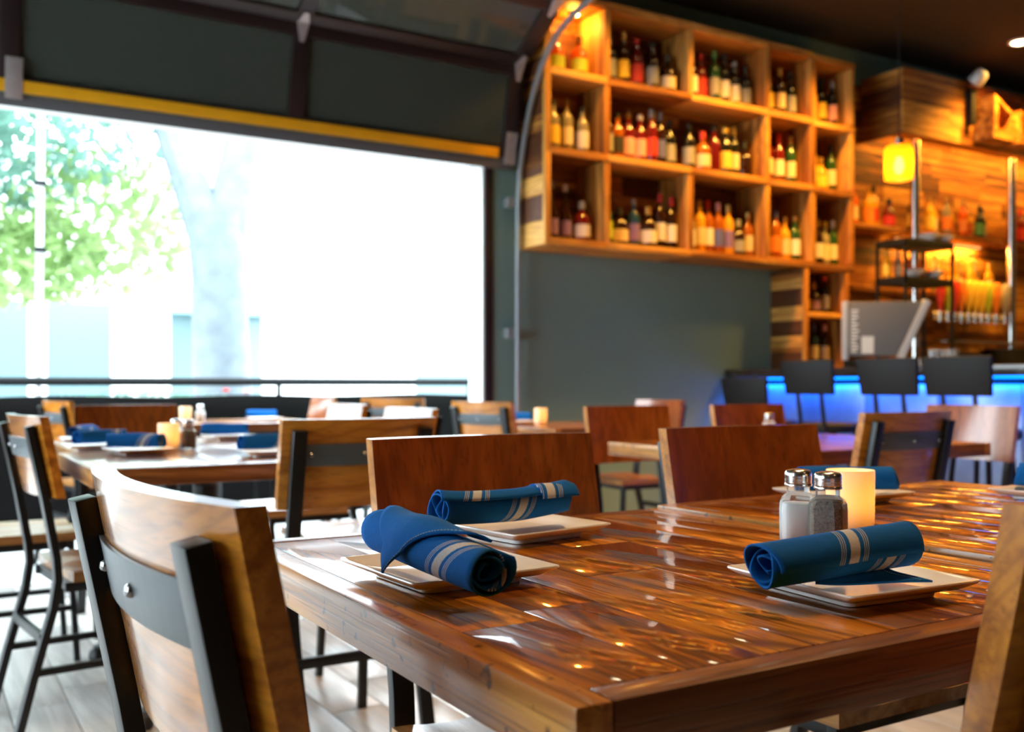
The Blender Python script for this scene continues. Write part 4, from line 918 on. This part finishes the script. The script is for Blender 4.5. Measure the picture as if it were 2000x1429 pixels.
# a dark tub and jar on the back counter
tag(ob('ice_tub', lmesh('ice_tub', [(0, 0), (.10, 0), (.13, .16), (.135, .16), (.135, .17), (.12, .17), (.095, .01), (0, .01)], 20), M['black'], None, (7.05, 4.89, 1.0606)), 'black tub on the back counter under the taps', 'tub')
tag(ob('ice_tub', lmesh('ice_tub_b', [(0, 0), (.16, 0), (.20, .2), (.205, .2), (.205, .21), (.19, .21), (.15, .01), (0, .01)], 24), M['black'], None, (7.66, 4.92, 1.0606)), 'larger black tub on the back counter at right edge', 'tub')

# ---------------------------------------------------------------- lamps
pd = thing('pendant_lamp', 'glowing amber glass pendant lamp hanging over the bar', 'lamp', (4.22, 3.28, 2.09))
ob('shade', lmesh('pendant_shade', [(.062, -.085), (.070, -.08), (.072, .07), (.064, .085), (.02, .09), (.02, .087), (.062, .082), (.0685, .068), (.0665, -.078), (.060, -.083)], 28), M['amber_glass'], pd)
ob('bulb', lmesh('bulb', [(0, -.055), (.014, -.05), (.024, -.025), (.022, 0), (.013, .025), (.013, .03), (0, .03)], 18), M['bulb'], pd)
ob('cap', lmesh('pendant_cap', [(.0, .088), (.024, .0905), (.022, .12), (.008, .13), (0, .13)], 16), M['chrome'], pd); ob('socket', lmesh('socket', [(0, .03), (.013, .03), (.014, .087), (0, .087)], 14), M['black'], pd)
bm = bmesh.new(); tube(bm, [(0, 0, .129), (0, 0, ZC - 2.09)], .003, 6); ob('cord', mesh(bm, 'pendant_cord'), M['black'], pd)
point('pendant_light', pd, (0, 0, -.012), AMBER, 4, .03)
RG = lmesh('downlight_ring', [(.062, 0), (.085, 0), (.085, -.008), (.064, -.012), (.062, -.004)], 28); RL = lmesh('downlight_lens', [(.0625, -.004), (0, -.006)], 28)
def down(x, y, label, power, size=100, col=WARM):
    t = thing('downlight', label, 'lamp', (x, y, ZC), 0, 'recessed ceiling downlights')
    ob('ring', RG, M['paper'], t); ob('lens', RL, M['lamp_disc'], t); spot('downlight_light', t, (0, 0, -.03), col, power, size, .7, .14)
down(7.22, 4.52, 'lit recessed downlight in the black ceiling at top right', 260, 120, AMBER)
k = 0
for x, y, p, c in ((3.6, 4.48, 140, AMBER), (4.5, 4.48, 185, AMBER), (5.4, 4.45, 250, AMBER), (6.6, 3.6, 300, AMBER), (8.9, 3.9, 120, AMBER), (1.5, 1.3, 150, WARM), (3.0, 2.0, 90, WARM), (-1.2, -1.6, 25, WARM), (5.2, 1.6, 70, WARM), (2.2, -1.6, 30, WARM), (7.2, 2.2, 60, WARM), (-2.0, 1.4, 40, WARM)):
    down(x, y, f'recessed ceiling downlight outside the view, {["above first shelf column", "above third shelf column", "above last shelf column", "above left steel post", "above right end of bar", "above nearest tables", "above middle tables", "behind the camera left", "above the bar front", "behind the camera right", "above the bar aisle", "above the left aisle"][k]}', p, 115, c); k += 1

# ---------------------------------------------------------------- patio and street
struct(ob('patio_floor', boxmesh('patio_floor', -8, 9, Y1 + .16, 8.0, -.12, -.02), M['concrete']))['label'] = 'pale concrete patio floor'
rl = thing('patio_railing', 'black patio railing hung with black fabric beyond the opening', 'railing', (-2, 7.2, 0))
bm = bmesh.new(); tube(bm, [(-3, 0, 1.005), (7.4, 0, 1.005)], .03, 10); ob('top_rail', mesh(bm, 'rail_tube', True), M['black'], rl)
for x in (-2.5, -.9, .62, 2.43, 4.3, 5.9, 7.35):
    bm = bmesh.new(); tube(bm, [(x + .0, .0, -.02), (x, 0, 1.0)], .018, 10); ob('post', mesh(bm, 'rail_post', True), M['black'], rl)
verts = []; faces = []; n = 160
for i in range(n + 1):
    x = -3 + 10.35 * i / n
    for j in range(9):
        z = .02 + .885 * j / 8; verts.append((x, -.03 + .012 * math.sin(x * 4.3) * (1 - j / 10) + .008 * math.sin(x * 13 + j * .5), z + .006 * math.sin(x * 5)))
for i in range(n):
    for j in range(8): q = i * 9 + j; faces.append((q, q + 1, q + 10, q + 9))
me = bpy.data.meshes.new('railing_fabric'); me.from_pydata(verts, [], faces)
for f in me.polygons: f.use_smooth = True
solid(ob('fabric', me, M['black_fabric'], rl), .003)
pp = thing('canopy_pole', 'thin white canopy pole standing at the patio railing', 'pole', (.70, 7.42, -.02))
bm = bmesh.new(); tube(bm, [(0, 0, 0), (.03, 0, 3.4)], .022, 10); ob('tube', mesh(bm, 'pole_tube', True), M['white_trim'], pp)
for z in (1.02, 1.9, 2.35): ob('clip', boxmesh('pole_clip', -.035, .035, -.035, .035, z, z + .03), M['black'], pp, (.009 * z, 0, 0))
def leaves(name, parent, mat, c, rad, n, size, seed, hole=.3):
    r_ = random.Random(seed); vs = []; fs = []
    for i in range(n):
        while True:
            p = Vector((r_.uniform(-1, 1), r_.uniform(-1, 1), r_.uniform(-1, 1)))
            if hole < p.length < 1: break
        p = Vector((p.x * rad[0], p.y * rad[1], p.z * rad[2])) + Vector(c)
        a = Vector((r_.gauss(0, 1), r_.gauss(0, 1), r_.gauss(0, 1))).normalized(); b = a.orthogonal().normalized(); s = size * r_.uniform(.6, 1.3); q = len(vs)
        vs += [p - a * s, p + b * s * .45, p + a * s, p - b * s * .45]; fs.append((q, q + 1, q + 2, q + 3))
    me = bpy.data.meshes.new(name); me.from_pydata(vs, [], fs); o = ob(name, me, mat, parent); o['kind'] = 'stuff'; return o
tr = thing('street_tree', 'pale street tree with a thick forked trunk beyond the railing', 'tree', (2.35, 9.0, -.1))
bm = bmesh.new(); tube(bm, [(.15, 0, 0), (.05, 0, .5), (.0, 0, 1.2), (-.02, 0, 2.0), (-.05, 0, 2.6)], [.34, .27, .25, .24, .25], 14); ob('trunk', mesh(bm, 'tree_trunk', True), M['bark'], tr)
bm = bmesh.new(); tube(bm, [(-.08, 0, 2.35), (-.30, .1, 3.0), (-.7, .2, 4.2), (-1.3, .3, 5.5)], [.2, .15, .11, .06], 10); ob('branch', mesh(bm, 'tree_branch', True), M['bark'], tr)
bm = bmesh.new(); tube(bm, [(.02, 0, 2.4), (.16, 0, 3.1), (.35, -.1, 4.4), (.6, -.3, 5.8)], [.21, .17, .13, .06], 10); ob('branch', mesh(bm, 'tree_branch', True), M['bark'], tr)
for i, (c, r_, n_, mt) in enumerate([((-1.6, .6, 3.6), (1.3, .8, 1.0), 1500, 'leaf'), ((-2.9, .4, 3.0), (1.3, .8, 1.2), 1500, 'leaf'), ((-.9, .9, 2.6), (.9, .7, .7), 800, 'leaf2'), ((-2.0, .2, 4.6), (1.8, 1, 1), 1500, 'leaf'), ((.8, .5, 5.0), (1.6, 1, .9), 900, 'leaf'), ((-1.55, .7, 2.2), (.7, .6, .45), 600, 'leaf2')]):
    leaves('foliage', tr, M[mt], c, r_, n_, .09, 50 + i)
pb = thing('flower_planter', 'row of planters with green and flowering plants behind the railing', 'planter', (-1.2, 7.62, -.02))
ob('trough', boxmesh('planter_trough', -1, 3.6, -.14, .14, .0, .75, bevel=.01), M['planter'], pb)
leaves('foliage', pb, M['leaf2'], (.55, 0, .88), (.9, .13, .13), 500, .04, 9, 0); leaves('foliage', pb, M['leaf'], (2.6, 0, .86), (.9, .13, .10), 400, .04, 10, 0)
FL = lmesh('blossom', [(0, 0), (.02, .005), (.03, .02), (.015, .03), (0, .026)], 8)
for i in range(26):
    x = rnd.uniform(-.8, 3.5); ob('blossom', FL, [LB['red'], LB['violet'], LB['pink'], LB['white']][i % 4], pb, (x, rnd.uniform(-.1, .08), rnd.uniform(.82, .95)))
struct(ob('sidewalk', boxmesh('sidewalk', -25, 40, 8.0, 12.5, -.2, -.1), M['concrete'])); struct(ob('street', boxmesh('street', -30, 60, 12.5, 19.5, -.3, -.22), M['asphalt'])); struct(ob('far_sidewalk', boxmesh('far_sidewalk', -30, 60, 19.5, 22, -.2, -.1), M['concrete']))
fb = thing('street_building', 'pale overexposed shop building across the street', 'building', (4, 22, -.1))
ob('wall', boxmesh('building_wall', -24, 30, 0, 8, 0, 5.6), M['facade'], fb); ob('cornice', boxmesh('building_cornice', -24.2, 30.2, -.25, 0, 3.9, 4.15, bevel=.02), M['facade'], fb)
for i, (x0, x1, z0, z1) in enumerate(((-3.55, -2.1, .2, 2.75), (-1.75, -.55, .2, 2.75), (.65, 2.6, .35, 2.7), (6.4, 8.4, .4, 2.4), (9.2, 11.4, .4, 2.6), (-6.4, -4.2, .3, 2.7), (14, 17, .3, 2.7))):
    w = ob('window_frame', boxmesh('window_frame', x0 - .12, x1 + .12, -.08, -.001, z0 - .12, z1 + .12), M['facade'], fb); ob('pane', boxmesh('shop_pane', x0, x1, -.10, -.081, z0, z1), M['facade_glass'], w)
bm = bmesh.new(); loft(bm, [[(.4, -.001, 3.2), (.4, -.001, 3.1), (.4, -1.0, 2.55), (.4, -1.0, 2.65)], [(2.9, -.001, 3.2), (2.9, -.001, 3.1), (2.9, -1.0, 2.55), (2.9, -1.0, 2.65)]]); ob('awning', mesh(bm, 'awning'), M['awning'], fb)
